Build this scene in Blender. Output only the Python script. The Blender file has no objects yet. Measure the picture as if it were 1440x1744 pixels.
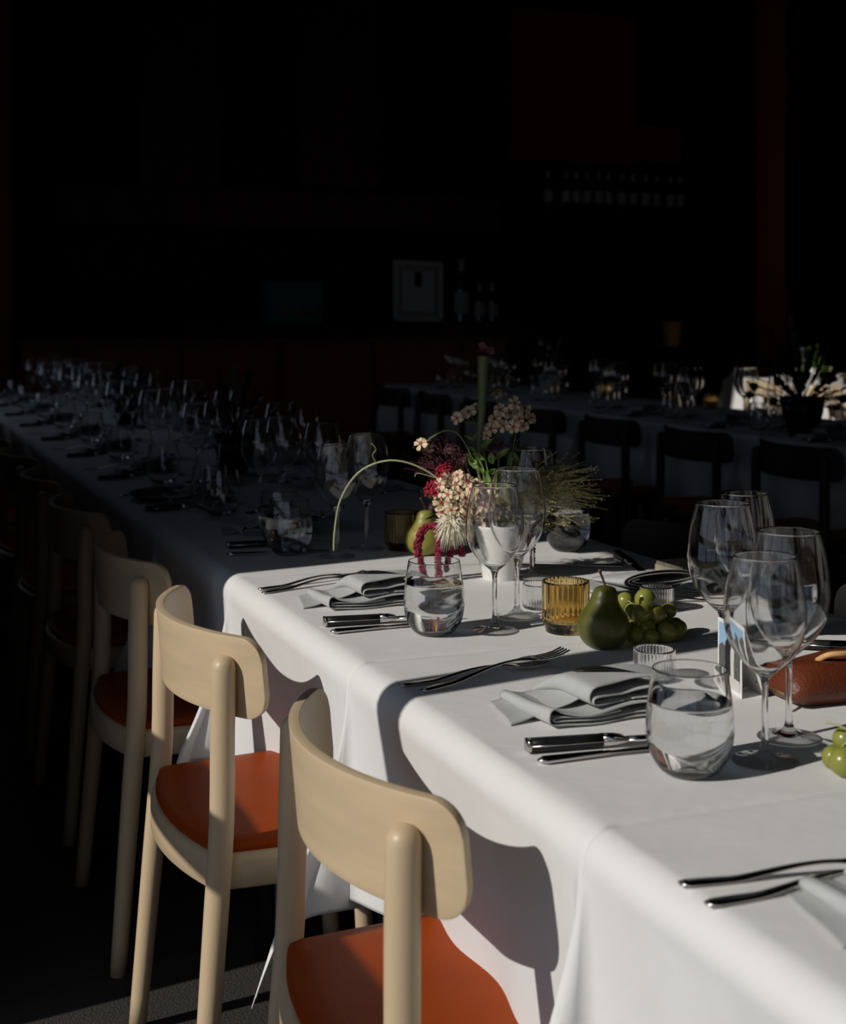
import bpy, bmesh, math, random
from mathutils import Vector, Matrix, noise
sc = bpy.context.scene
COL = sc.collection
PI = math.pi
R = math.radians

# ------------------------------------------------------------------ camera
# metres; x runs across the long tables (0 = left edge of the sunlit table), y runs along them, away from the camera
CAM = (-0.652, -1.199, 1.25)
CA = R(22.03)
cd = bpy.data.cameras.new('camera'); cam = bpy.data.objects.new('camera', cd); COL.objects.link(cam)
cam.location = CAM; cam.rotation_euler = (R(90), 0, -CA)
cd.sensor_fit = 'HORIZONTAL'; cd.sensor_width = 36; cd.lens = 60
cd.shift_y = -342/1440
cd.clip_start = 0.05; cd.clip_end = 200
cd.dof.use_dof = True; cd.dof.focus_distance = 2.1; cd.dof.aperture_fstop = 8.0
sc.camera = cam
# ------------------------------------------------------------------ light
w = bpy.data.worlds.new('world'); sc.world = w; w.use_nodes = True
bg = w.node_tree.nodes['Background']
bg.inputs[0].default_value = (0.66, 0.77, 1.0, 1); bg.inputs[1].default_value = 0.43
SUN_EL = R(32); SUN_AZ = R(8.97)
sd = bpy.data.lights.new('sun', 'SUN'); sun = bpy.data.objects.new('sun', sd); COL.objects.link(sun)
sd.energy = 3.0; sd.color = (1.0, 0.955, 0.89); sd.angle = R(0.53)
dvec = Vector((math.cos(SUN_EL)*math.cos(SUN_AZ), math.cos(SUN_EL)*math.sin(SUN_AZ), -math.sin(SUN_EL)))
sun.rotation_euler = dvec.to_track_quat('-Z', 'Y').to_euler(); sun.location = (-4, -2, 5)
sd.cycles.is_caustics_light = True
def portal(name, loc, rot, sx, sy):
    l = bpy.data.lights.new(name, 'AREA'); l.shape = 'RECTANGLE'; l.size = sx; l.size_y = sy
    o = bpy.data.objects.new(name, l); COL.objects.link(o); o.location = loc; o.rotation_euler = rot
    l.cycles.is_portal = True
portal('window_daylight', (-1.04, -1.35, 0.98), (0, R(-90), 0), 1.92, 5.2)
portal('far_window_daylight', (-1.04, 6.4, 1.425), (0, R(-90), 0), 0.93, 2.1)
portal('added_roof_opening_daylight', (0.0, 5.70, 4.24), (0, 0, 0), 1.3, 2.2)  # guides sky light through the added roof opening
sc.view_settings.view_transform = 'Standard'; sc.view_settings.look = 'None'
sc.view_settings.exposure = 0.0; sc.view_settings.gamma = 1.0; sc.view_settings.use_curve_mapping = False
cy = sc.cycles
cy.max_bounces = 12; cy.diffuse_bounces = 4; cy.glossy_bounces = 5; cy.transmission_bounces = 12; cy.transparent_max_bounces = 12
cy.sample_clamp_indirect = 12.0; cy.blur_glossy = 0.3
cy.use_denoising = True

# ------------------------------------------------------------------ materials
def _inp(b, n, v):
    if n in b.inputs: b.inputs[n].default_value = v
def mat(name, col, rough=0.5, metal=0.0, noise_amt=0.0, nscale=20, bump=0.0, bscale=200, trans=0.0, ior=1.5, coat=0.0, stretch=None, col2=None, sheen=0.0, spec=0.5, sub=0.0):
    m = bpy.data.materials.new(name); m.use_nodes = True
    nt = m.node_tree; b = nt.nodes['Principled BSDF']
    c = (*col, 1)
    _inp(b, 'Base Color', c); _inp(b, 'Roughness', rough); _inp(b, 'Metallic', metal)
    _inp(b, 'Transmission Weight', trans); _inp(b, 'IOR', ior); _inp(b, 'Coat Weight', coat)
    _inp(b, 'Sheen Weight', sheen); _inp(b, 'Specular IOR Level', spec)
    if sub: _inp(b, 'Subsurface Weight', sub); _inp(b, 'Subsurface Radius', (0.01, 0.008, 0.004)); _inp(b, 'Subsurface Scale', 1.0)
    if noise_amt or bump or col2:
        tc = nt.nodes.new('ShaderNodeTexCoord'); mp = nt.nodes.new('ShaderNodeMapping')
        nt.links.new(tc.outputs['Object'], mp.inputs['Vector'])
        if stretch: mp.inputs['Scale'].default_value = stretch
        n = nt.nodes.new('ShaderNodeTexNoise'); n.inputs['Scale'].default_value = nscale; n.inputs['Detail'].default_value = 5
        nt.links.new(mp.outputs[0], n.inputs['Vector'])
        if noise_amt or col2:
            r = nt.nodes.new('ShaderNodeValToRGB')
            r.color_ramp.elements[0].position = 0.3; r.color_ramp.elements[1].position = 0.7
            d = col2 or tuple(max(0, k*(1-noise_amt)) for k in col)
            r.color_ramp.elements[0].color = (*d, 1); r.color_ramp.elements[1].color = c
            nt.links.new(n.outputs['Fac'], r.inputs['Fac']); nt.links.new(r.outputs['Color'], b.inputs['Base Color'])
        if bump:
            n2 = nt.nodes.new('ShaderNodeTexNoise'); n2.inputs['Scale'].default_value = bscale; n2.inputs['Detail'].default_value = 4
            nt.links.new(mp.outputs[0], n2.inputs['Vector'])
            bp = nt.nodes.new('ShaderNodeBump'); bp.inputs['Strength'].default_value = bump; bp.inputs['Distance'].default_value = 0.01
            nt.links.new(n2.outputs['Fac'], bp.inputs['Height']); nt.links.new(bp.outputs[0], b.inputs['Normal'])
    return m
M = {}
M['cloth'] = mat('white_linen', (0.79, 0.785, 0.77), 0.85, bump=0.35, bscale=9, sheen=0.1, spec=0.2, stretch=(1, 1.6, 1))
M['wood'] = mat('pale_beech', (0.605, 0.455, 0.283), 0.42, noise_amt=0.14, nscale=9, stretch=(1, 1, 0.12), bump=0.04, bscale=60)
M['darkwood'] = mat('dark_chair_wood', (0.055, 0.035, 0.024), 0.5, noise_amt=0.2, nscale=9, stretch=(1, 1, 0.12))  # near-black brown variant of the chair wood
M['ply'] = mat('pale_beech_plywood', (0.60, 0.458, 0.287), 0.40, noise_amt=0.13, nscale=16, stretch=(1, 0.12, 2.2), bump=0.03, bscale=60)
M['leather'] = mat('rust_leather', (0.31, 0.048, 0.003), 0.45, spec=0.08, noise_amt=0.12, nscale=14, bump=0.08, bscale=380)
M['pouch'] = mat('brown_leather', (0.15, 0.034, 0.013), 0.42, noise_amt=0.25, nscale=18, bump=0.2, bscale=260)
M['napkin'] = mat('grey_linen', (0.44, 0.45, 0.44), 0.9, noise_amt=0.06, nscale=120, bump=0.12, bscale=500, spec=0.15)
M['steel'] = mat('polished_steel', (0.62, 0.60, 0.57), 0.16, 1.0)
M['black'] = mat('black_handle', (0.012, 0.012, 0.013), 0.45, spec=0.3)
M['blackcard'] = mat('black_card', (0.010, 0.010, 0.011), 0.35)
M['glass'] = mat('clear_glass', (1, 1, 1), 0.03, trans=1.0, ior=1.48)
M['water'] = mat('water', (0.985, 0.995, 0.99), 0.0, trans=1.0, ior=1.33)
M['amber'] = mat('amber_glass', (0.99, 0.76, 0.34), 0.04, trans=1.0, ior=1.42)
M['wax'] = mat('white_wax', (0.8, 0.77, 0.68), 0.5)
M['ceramic'] = mat('white_ceramic', (0.76, 0.75, 0.71), 0.35)
M['pear'] = mat('pear_skin', (0.105, 0.105, 0.014), 0.42, noise_amt=0.3, nscale=60, col2=(0.07, 0.075, 0.012))
M['gourd'] = mat('yellow_green_pear_skin', (0.30, 0.27, 0.05), 0.42, noise_amt=0.2, nscale=40)
M['grape'] = mat('grape_skin', (0.27, 0.28, 0.055), 0.28, noise_amt=0.2, nscale=30, sub=0.4)
M['stem'] = mat('green_stem', (0.16, 0.22, 0.06), 0.55)
M['palestem'] = mat('pale_green_stem', (0.42, 0.44, 0.24), 0.5)
M['brownstem'] = mat('brown_stem', (0.09, 0.05, 0.025), 0.7)
M['leaf'] = mat('green_leaf', (0.15, 0.25, 0.045), 0.5, noise_amt=0.2)
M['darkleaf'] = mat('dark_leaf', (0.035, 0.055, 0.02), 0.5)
M['pitcher'] = mat('pitcher_green', (0.13, 0.16, 0.055), 0.45, noise_amt=0.3, nscale=30, stretch=(1, 1, 0.15))
M['hood'] = mat('burgundy_hood', (0.10, 0.018, 0.028), 0.6, noise_amt=0.4, nscale=60)
M['petal'] = mat('cream_petal', (0.76, 0.60, 0.39), 0.6, noise_amt=0.06, nscale=90)
M['eye'] = mat('red_flower_eye', (0.45, 0.02, 0.035), 0.6)
M['celosia'] = mat('crimson_flower', (0.55, 0.02, 0.05), 0.75, noise_amt=0.35, nscale=150, bump=0.6, bscale=300)
M['amaranth'] = mat('crimson_amaranth', (0.36, 0.018, 0.06), 0.8, noise_amt=0.5, nscale=200, bump=0.5, bscale=350)
M['dahlia'] = mat('cream_dahlia', (0.82, 0.76, 0.60), 0.6)
M['purple'] = mat('dusky_purple_flower', (0.14, 0.055, 0.075), 0.7, noise_amt=0.4, nscale=150)
M['grass'] = mat('green_gold_grass', (0.45, 0.42, 0.17), 0.6)
M['seed'] = mat('pale_seed', (0.75, 0.66, 0.42), 0.6)
M['floor'] = mat('dark_asphalt', (0.045, 0.040, 0.036), 0.85, noise_amt=0.5, nscale=150, bump=0.6, bscale=220)
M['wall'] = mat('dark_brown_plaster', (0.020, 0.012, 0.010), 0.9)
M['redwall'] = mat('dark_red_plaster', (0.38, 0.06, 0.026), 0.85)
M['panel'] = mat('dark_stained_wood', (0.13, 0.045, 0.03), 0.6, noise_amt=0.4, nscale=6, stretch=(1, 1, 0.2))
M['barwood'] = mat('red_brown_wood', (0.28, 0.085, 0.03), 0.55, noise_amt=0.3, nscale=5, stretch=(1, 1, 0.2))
M['facade'] = mat('grey_facade', (0.10, 0.09, 0.085), 0.9)
M['ceil'] = mat('dark_ceiling', (0.03, 0.027, 0.025), 0.9)
M['metal_dark'] = mat('dark_metal', (0.03, 0.03, 0.03), 0.5, 0.6)
M['paper'] = mat('white_paper', (0.78, 0.77, 0.74), 0.7)
M['sky_print'] = mat('blue_print', (0.30, 0.47, 0.66), 0.45)
M['tree_print'] = mat('grey_foliage_print', (0.16, 0.17, 0.15), 0.45, noise_amt=0.7, nscale=300)
M['dark_print'] = mat('black_print', (0.015, 0.015, 0.02), 0.45)
M['light_print'] = mat('pale_print', (0.6, 0.6, 0.58), 0.45)
M['block'] = mat('beige_textured_board', (0.50, 0.44, 0.30), 0.85, noise_amt=0.3, nscale=120, bump=0.5, bscale=250)
M['tan'] = mat('tan_leather', (0.62, 0.36, 0.15), 0.5)
M['brass'] = mat('brass', (0.65, 0.47, 0.2), 0.3, 1.0)
M['bottle'] = mat('dark_bottle_glass', (0.012, 0.018, 0.012), 0.08, coat=0.5)
M['label'] = mat('pale_bottle_label', (0.55, 0.53, 0.47), 0.7)
M['teal'] = mat('teal_box_card', (0.03, 0.20, 0.21), 0.6)
M['orange'] = mat('orange_spot', (0.55, 0.10, 0.03), 0.6)
M['lampshade'] = mat('amber_lampshade', (0.55, 0.26, 0.06), 0.5)
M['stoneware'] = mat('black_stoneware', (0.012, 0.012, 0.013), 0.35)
nt = M['cloth'].node_tree   # thin woven cloth lets a little light through
b = nt.nodes['Principled BSDF']; tr = nt.nodes.new('ShaderNodeBsdfTranslucent'); tr.inputs[0].default_value = (0.8, 0.79, 0.76, 1)
mx = nt.nodes.new('ShaderNodeMixShader'); mx.inputs[0].default_value = 0.10
nt.links.new(b.outputs[0], mx.inputs[1]); nt.links.new(tr.outputs[0], mx.inputs[2])
nt.links.new(mx.outputs[0], nt.nodes['Material Output'].inputs[0])

# ------------------------------------------------------------------ helpers
def T(px, py, z=0.75):
    """the point at height z that the photo shows at (px, py)"""
    s = (py-530)/(CAM[2]-z); Y = 2400/s; X = (px-720)/s
    return (X*math.cos(CA)+Y*math.sin(CA)+CAM[0], -X*math.sin(CA)+Y*math.cos(CA)+CAM[1])
def at(px, py, depth):
    """the point at a camera distance depth seen at (px, py)"""
    X = (px-720)/2400*depth
    return Vector((X*math.cos(CA)+depth*math.sin(CA)+CAM[0], -X*math.sin(CA)+depth*math.cos(CA)+CAM[1], CAM[2]-(py-530)*depth/2400))
def depth_of(x, y):
    return (x-CAM[0])*math.sin(CA)+(y-CAM[1])*math.cos(CA)
def tag(o, label=None, cat=None, group=None, kind=None):
    if label: o['label'] = label
    if cat: o['category'] = cat
    if group: o['group'] = group
    if kind: o['kind'] = kind
    return o
def obj(name, bm, m, parent=None, smooth=True, auto=None):
    me = bpy.data.meshes.new(name)
    bmesh.ops.recalc_face_normals(bm, faces=bm.faces)
    bm.to_mesh(me); bm.free()
    ms = m if isinstance(m, (list, tuple)) else [m]
    for k in ms: me.materials.append(M[k])
    if smooth: me.polygons.foreach_set('use_smooth', [True]*len(me.polygons))
    o = bpy.data.objects.new(name, me); COL.objects.link(o)
    if auto:
        md = o.modifiers.new('bevel', 'BEVEL'); md.width = auto; md.segments = 2; md.limit_method = 'ANGLE'; md.angle_limit = R(40)
        md.harden_normals = True
    if parent: o.parent = parent
    return o
def thing(name, label, cat, loc=(0, 0, 0), rz=0, group=None):
    o = bpy.data.objects.new(name, None); COL.objects.link(o); o.empty_display_size = 0.05
    o.location = loc; o.rotation_euler = (0, 0, rz)
    return tag(o, label, cat, group)
def dup(o, loc, rz=0, label=None, group=None, scale=None, parent=None):
    c = o.copy(); COL.objects.link(c)
    if parent is None:
        c.location = loc; c.rotation_euler = (0, 0, rz)
        if label: c['label'] = label
        if group: c['group'] = group
        if scale: c.scale = (scale,)*3
    else: c.parent = parent
    for ch in o.children: dup(ch, None, parent=c)
    return c
def box(bm, x0, x1, y0, y1, z0, z1):
    v = [bm.verts.new(p) for p in ((x0,y0,z0),(x1,y0,z0),(x1,y1,z0),(x0,y1,z0),(x0,y0,z1),(x1,y0,z1),(x1,y1,z1),(x0,y1,z1))]
    for f in ((0,3,2,1),(4,5,6,7),(0,1,5,4),(1,2,6,5),(2,3,7,6),(3,0,4,7)): bm.faces.new([v[i] for i in f])
def catmull(pts, n=4):
    out = []
    P = [Vector(p) for p in pts]
    for i in range(len(P)-1):
        p0 = P[max(i-1, 0)]; p1 = P[i]; p2 = P[i+1]; p3 = P[min(i+2, len(P)-1)]
        for k in range(n):
            t = k/n
            out.append(0.5*((2*p1)+(-p0+p2)*t+(2*p0-5*p1+4*p2-p3)*t*t+(-p0+3*p1-3*p2+p3)*t**3))
    out.append(P[-1]); return out
def lathe(bm, prof, seg=48, rib=None, c=(0, 0, 0)):
    """prof: (r, z) list; rib(theta, r, z) -> r"""
    rings = []
    for r, z in prof:
        if r < 1e-6: rings.append([bm.verts.new((c[0], c[1], c[2]+z))])
        else:
            ring = []
            for i in range(seg):
                a = 2*PI*i/seg; rr = rib(a, r, z) if rib else r
                ring.append(bm.verts.new((c[0]+rr*math.cos(a), c[1]+rr*math.sin(a), c[2]+z)))
            rings.append(ring)
    for a, b in zip(rings, rings[1:]):
        for i in range(seg):
            j = (i+1) % seg
            if len(a) == 1 and len(b) == 1: continue
            if len(a) == 1: bm.faces.new((a[0], b[i], b[j]))
            elif len(b) == 1: bm.faces.new((a[i], b[0], a[j]))
            else: bm.faces.new((a[i], b[i], b[j], a[j]))
def tube(bm, pts, rad, seg=8, cap=True):
    P = [Vector(p) for p in pts]; n = len(P)
    rr = rad if isinstance(rad, (list, tuple)) else [rad]*n
    rings = []; up = Vector((0.13, 0.31, 1)).normalized()
    for i, p in enumerate(P):
        d = (P[min(i+1, n-1)]-P[max(i-1, 0)]).normalized()
        a = d.cross(up)
        if a.length < 1e-3: a = d.cross(Vector((1, 0, 0)))
        a.normalize(); b = d.cross(a)
        rings.append([bm.verts.new(p+(a*math.cos(2*PI*k/seg)+b*math.sin(2*PI*k/seg))*rr[i]) for k in range(seg)])
    for A, B in zip(rings, rings[1:]):
        for k in range(seg): bm.faces.new((A[k], A[(k+1) % seg], B[(k+1) % seg], B[k]))
    if cap and seg > 2:
        bm.faces.new(rings[0]); bm.faces.new(rings[-1])
def loft(bm, secs, seg=10, p=2.6):
    """secs: (x, y, z, width, thickness) cross-sections along x, superelliptic"""
    rings = []
    for (x, y, z, wd, th) in secs:
        ring = []
        for k in range(seg):
            a = 2*PI*k/seg; c, s = math.cos(a), math.sin(a)
            ring.append(bm.verts.new((x, y+wd/2*math.copysign(abs(c)**(2/p), c), z+th/2*math.copysign(abs(s)**(2/p), s))))
        rings.append(ring)
    for A, B in zip(rings, rings[1:]):
        for k in range(seg): bm.faces.new((A[k], A[(k+1) % seg], B[(k+1) % seg], B[k]))
    bm.faces.new(rings[0]); bm.faces.new(rings[-1])
def ball(bm, c, r, sub=2, sc_=(1, 1, 1), jit=0):
    g = bmesh.ops.create_icosphere(bm, subdivisions=sub, radius=r)
    for v in g['verts']:
        k = 1+jit*noise.noise(v.co*(3/r)+Vector(c)*50)
        v.co = Vector((v.co.x*sc_[0]*k+c[0], v.co.y*sc_[1]*k+c[1], v.co.z*sc_[2]*k+c[2]))
def sheet(bm, grid):
    V = [[bm.verts.new(p) for p in row] for row in grid]
    for i in range(len(V)-1):
        for j in range(len(V[0])-1): bm.faces.new((V[i][j], V[i+1][j], V[i+1][j+1], V[i][j+1]))
    return V
def solid(o, t, off=0):
    md = o.modifiers.new('thick', 'SOLIDIFY'); md.thickness = t; md.offset = off; return o

# ------------------------------------------------------------------ the room
XL, XR, YF, YB, ZC = -1.00, 10.2, -4.0, 11.2, 4.2
HEAD = 1.93
JAMB = 1.255            # window bay starts here, sun comes through it
def struct(name, boxes, m, kind='structure'):
    bm = bmesh.new()
    for bx_ in boxes: box(bm, *bx_)
    o = obj(name, bm, m, smooth=False); return tag(o, kind=kind)
struct('floor', [(XL-3.5, XR+0.2, YF-0.2, YB+0.2, -0.1, 0)], 'floor')
struct('wall_left', [(XL-0.08, XL, JAMB, 5.3, 0, ZC), (XL-0.08, XL, 5.3, 7.5, 0, 0.95), (XL-0.08, XL, 5.3, 7.5, 1.9, ZC), (XL-0.08, XL, 7.5, YB+0.2, 0, ZC), (XL-2.6, XL-0.08, 4.4, 7.9, 1.94, 2.02), (XL-0.08, XL, YF, JAMB, HEAD, ZC), (XL-0.08, XL, YF-0.2, YF+0.05, 0, HEAD)], 'facade')  # includes an unseen canopy slab, added to keep sun out of the far window
struct('wall_right', [(XR, XR+0.2, YF-0.2, YB+0.2, 0, ZC)], 'wall')
struct('wall_front', [(XL, XR, YF-0.2, YF, 0, ZC)], 'wall')
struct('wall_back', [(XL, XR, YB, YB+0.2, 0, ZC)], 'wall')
SX0, SX1, SY0, SY1 = -0.62, 0.52, 4.75, 6.75    # unseen roof opening, added so that sun reaches the far table row
struct('ceiling', [(XL-0.2, SX0, YF-0.2, YB+0.2, ZC, ZC+0.08), (SX1, XR+0.2, YF-0.2, YB+0.2, ZC, ZC+0.08),
                   (SX0, SX1, YF-0.2, SY0, ZC, ZC+0.08), (SX0, SX1, SY1, YB+0.2, ZC, ZC+0.08)], 'ceil')
# folding window frame at the left: thin posts and a rail (their shadows fall on chairs and table)
bm = bmesh.new()
for ym in (0.331, 0.331-0.97, 0.331-1.94, 0.331-2.91): box(bm, XL-0.06, XL-0.005, ym, ym+0.074, 0, HEAD)
box(bm, XL-0.05, XL-0.015, YF+0.05, JAMB, 0.965, 1.055)
tag(obj('window_1', bm, 'metal_dark', smooth=False), kind='structure')
struct('light_blocking_pier', [(XL, -0.50, 1.37, 1.50, 0, ZC)], 'wall')   # unseen pier, added to block window light from the tables beyond
# back wall dressing: dark red painted field, stained panels, beam
def wallrect(px0, px1, py0, py1, yp):
    def X(px):
        xc = (px-720)/2400; dx = xc*math.cos(CA)+math.sin(CA); dy = -xc*math.sin(CA)+math.cos(CA)
        k = (yp-CAM[1])/dy; return CAM[0]+dx*k, k
    x0, k0 = X(px0); x1, k1 = X(px1); k = (k0+k1)/2
    return x0, x1, CAM[2]-(py1-530)*k/2400, CAM[2]-(py0-530)*k/2400
def wpanel(name, px0, px1, py0, py1, m, d0=11.2, th=0.04):
    x0, x1, z0, z1 = wallrect(px0, px1, py0, py1, d0-th)
    return struct(name, [(x0, x1, d0-th, d0, max(0, z0), min(ZC, z1))], m)
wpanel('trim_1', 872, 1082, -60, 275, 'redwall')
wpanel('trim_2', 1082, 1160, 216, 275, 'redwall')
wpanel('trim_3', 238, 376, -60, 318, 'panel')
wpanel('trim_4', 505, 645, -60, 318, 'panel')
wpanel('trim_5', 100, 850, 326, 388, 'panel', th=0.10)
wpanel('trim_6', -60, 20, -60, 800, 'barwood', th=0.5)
# slim red-brown column at the right
c = at(1312, 530, 12.0)
struct('trim_7', [(c.x-0.09, c.x+0.09, c.y-0.09, c.y+0.09, 0, ZC)], 'redwall')

# ------------------------------------------------------------------ chairs
def make_chair(label, group, wood='wood', ply='ply'):
    t = thing('dining_chair', label, 'chair', (0, 0, 0), 0, group)
    for s in (1, -1):   # back posts, dome topped
        bm = bmesh.new()
        pts = [(-0.040, s*0.226, 0), (-0.022, s*0.216, 0.22), (-0.005, s*0.208, 0.43), (0.0, s*0.206, 0.52), (0.001, s*0.204, 0.62), (0.003, s*0.202, 0.724)]
        pl = catmull(pts, 3); rad = [0.0150+0.0035*min(1, p.z/0.35) for p in pl]
        for dz, q in ((0.008, 0.93), (0.0135, 0.74), (0.0175, 0.45), (0.0188, 0.15)): pl.append(Vector((0.003, s*0.202, 0.724+dz))); rad.append(0.0185*q)
        tube(bm, pl, rad, 20); obj('back_post', bm, wood, t)
        bm = bmesh.new()
        pl = [Vector((0.385, s*0.218, 0)), Vector((0.37, s*0.210, 0.2)), Vector((0.36, s*0.205, 0.43))]
        tube(bm, catmull(pl, 3), 0.0165, 16); obj('front_leg', bm, wood, t)
    # bent plywood back rest: plan curve through the post fronts, ends wrapping forward
    def plan(s):   # s in -1..1 -> x, y of mid surface
        a = s*0.73; Rr = 0.36
        y = Rr*math.sin(a)*1.0
        x = 0.029-Rr*math.cos(a)+Rr*math.cos(0.60)
        return x, y
    bm = bmesh.new(); rows = []
    NS, NV = 120, 14
    hs = 0.73*0.36; rc = 0.036; z0, z1 = 0.650, 0.770
    for i in range(NS+1):
        s = -1+2*i/NS; s = math.copysign(abs(s)**0.8, s) if s else 0
        arc = abs(s)*hs; d = max(0, arc-(hs-rc)); k = rc-math.sqrt(max(0, rc*rc-d*d))
        lo, hi = z0+k, z1-k
        x, y = plan(s)
        row = []
        for j in range(NV+1):
            z = lo+(hi-lo)*j/NV
            row.append((x-0.10*(z-0.70)*0.9, y, z))
        rows.append(row)
    sheet(bm, rows)
    o = obj('backrest', bm, ply, t)
    solid(o, 0.013); md = o.modifiers.new('bevel', 'BEVEL'); md.width = 0.0045; md.segments = 3; md.limit_method = 'ANGLE'; md.angle_limit = R(50)
    # seat outline
    def outline(off=0, n=14):
        pts = []
        def arc(cx, cy_, r, a0, a1):
            for i in range(n+1):
                a = a0+(a1-a0)*i/n; pts.append((cx+r*math.cos(a), cy_+r*math.sin(a)))
        arc(0.345, 0.180-off*0, 0.045+off, R(0), R(90))
        for i in range(1, 12): u = i/12; pts.append((0.345-(0.345-0.0)*u, 0.225+off-0.018*u*u))
        for i in range(0, 21):     # bowed back edge
            u = -1+2*i/20; pts.append((-0.040*(1-u*u)-0.012-off, -u*(0.205+off)))
        for i in range(1, 12): u = 1-i/12; pts.append((0.345-(0.345-0.0)*u, -(0.225+off-0.018*u*u)))
        arc(0.345, -0.180, 0.045+off, R(-90), R(0))
        return pts
    def slab(bm, pts, zs):   # zs: list of (z, inset)
        cx = 0.17; rings = []
        for z, ins in zs:
            ring = []
            for (x, y) in pts:
                v = Vector((x-cx, y)); L = v.length; v = v*((L-ins)/L); ring.append(bm.verts.new((v.x+cx, v.y, z)))
            rings.append(ring)
        n = len(pts)
        for A, B in zip(rings, rings[1:]):
            for i in range(n): bm.faces.new((A[i], A[(i+1) % n], B[(i+1) % n], B[i]))
        bm.faces.new(rings[0]); bm.faces.new(rings[-1])
    bm = bmesh.new(); slab(bm, outline(), [(0.398, 0.03), (0.398, 0.004), (0.402, 0), (0.438, 0), (0.446, 0.003), (0.450, 0.010)]); obj('seat_frame', bm, wood, t, auto=None)
    bm = bmesh.new(); slab(bm, outline(), [(0.446, 0.012), (0.455, 0.0085), (0.461, 0.011), (0.464, 0.018), (0.465, 0.05), (0.463, 0.12)]); obj('seat', bm, 'leather', t)
    tag(bpy.data.objects[t.name].children[-1], label='rust brown leather seat pad')
    return t
chair0 = make_chair('pale beech chair nearest the camera, rust leather seat, at the sunlit table', 'chairs along the left side of the long table')
chair0.location = (-0.145, 0.302, 0); chair0.rotation_euler = (0, 0, R(-1.5))
GA = 'chairs along the left side of the long table'
dup(chair0, (-0.151, 1.036, 0), R(0.5), 'pale beech chair second from the camera, sunlit back and half-shaded rust seat', GA)
dup(chair0, (-0.149, 1.70, 0), 0, 'pale beech chair in shade just beyond the two sunlit chairs', GA)
ordn = ['first', 'second', 'third', 'fourth', 'fifth', 'sixth', 'seventh', 'eighth', 'ninth', 'tenth']
for i, yy in enumerate((2.40, 3.08, 3.78, 4.46, 5.15, 5.84)):
    dup(chair0, (-0.15, yy, 0), R(random.Random(i).uniform(-3, 3)), 'dark shaded wooden chair at far left, %s behind the dim chair beyond the sunlit ones' % ordn[i], GA)
GR = 'chairs along the right side of the long table'
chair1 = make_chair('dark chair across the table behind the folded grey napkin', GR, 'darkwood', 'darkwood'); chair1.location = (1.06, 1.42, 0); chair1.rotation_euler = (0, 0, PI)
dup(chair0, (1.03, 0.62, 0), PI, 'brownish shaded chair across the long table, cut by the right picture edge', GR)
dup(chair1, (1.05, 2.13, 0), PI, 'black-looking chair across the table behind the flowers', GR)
GB = 'chairs along the near side of the table behind the aisle'
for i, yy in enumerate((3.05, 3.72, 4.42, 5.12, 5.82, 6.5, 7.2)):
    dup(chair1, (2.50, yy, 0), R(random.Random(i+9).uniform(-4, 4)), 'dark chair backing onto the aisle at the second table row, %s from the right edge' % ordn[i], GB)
GC = 'sunlit chairs at the far table'
for i, yy in enumerate((5.62, 6.30, 7.02)):
    dup(chair0, (5.22, yy, 0), R(-3), 'small distant sunlit chair at the far right table, %s from the right edge' % ordn[i], GC)

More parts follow.
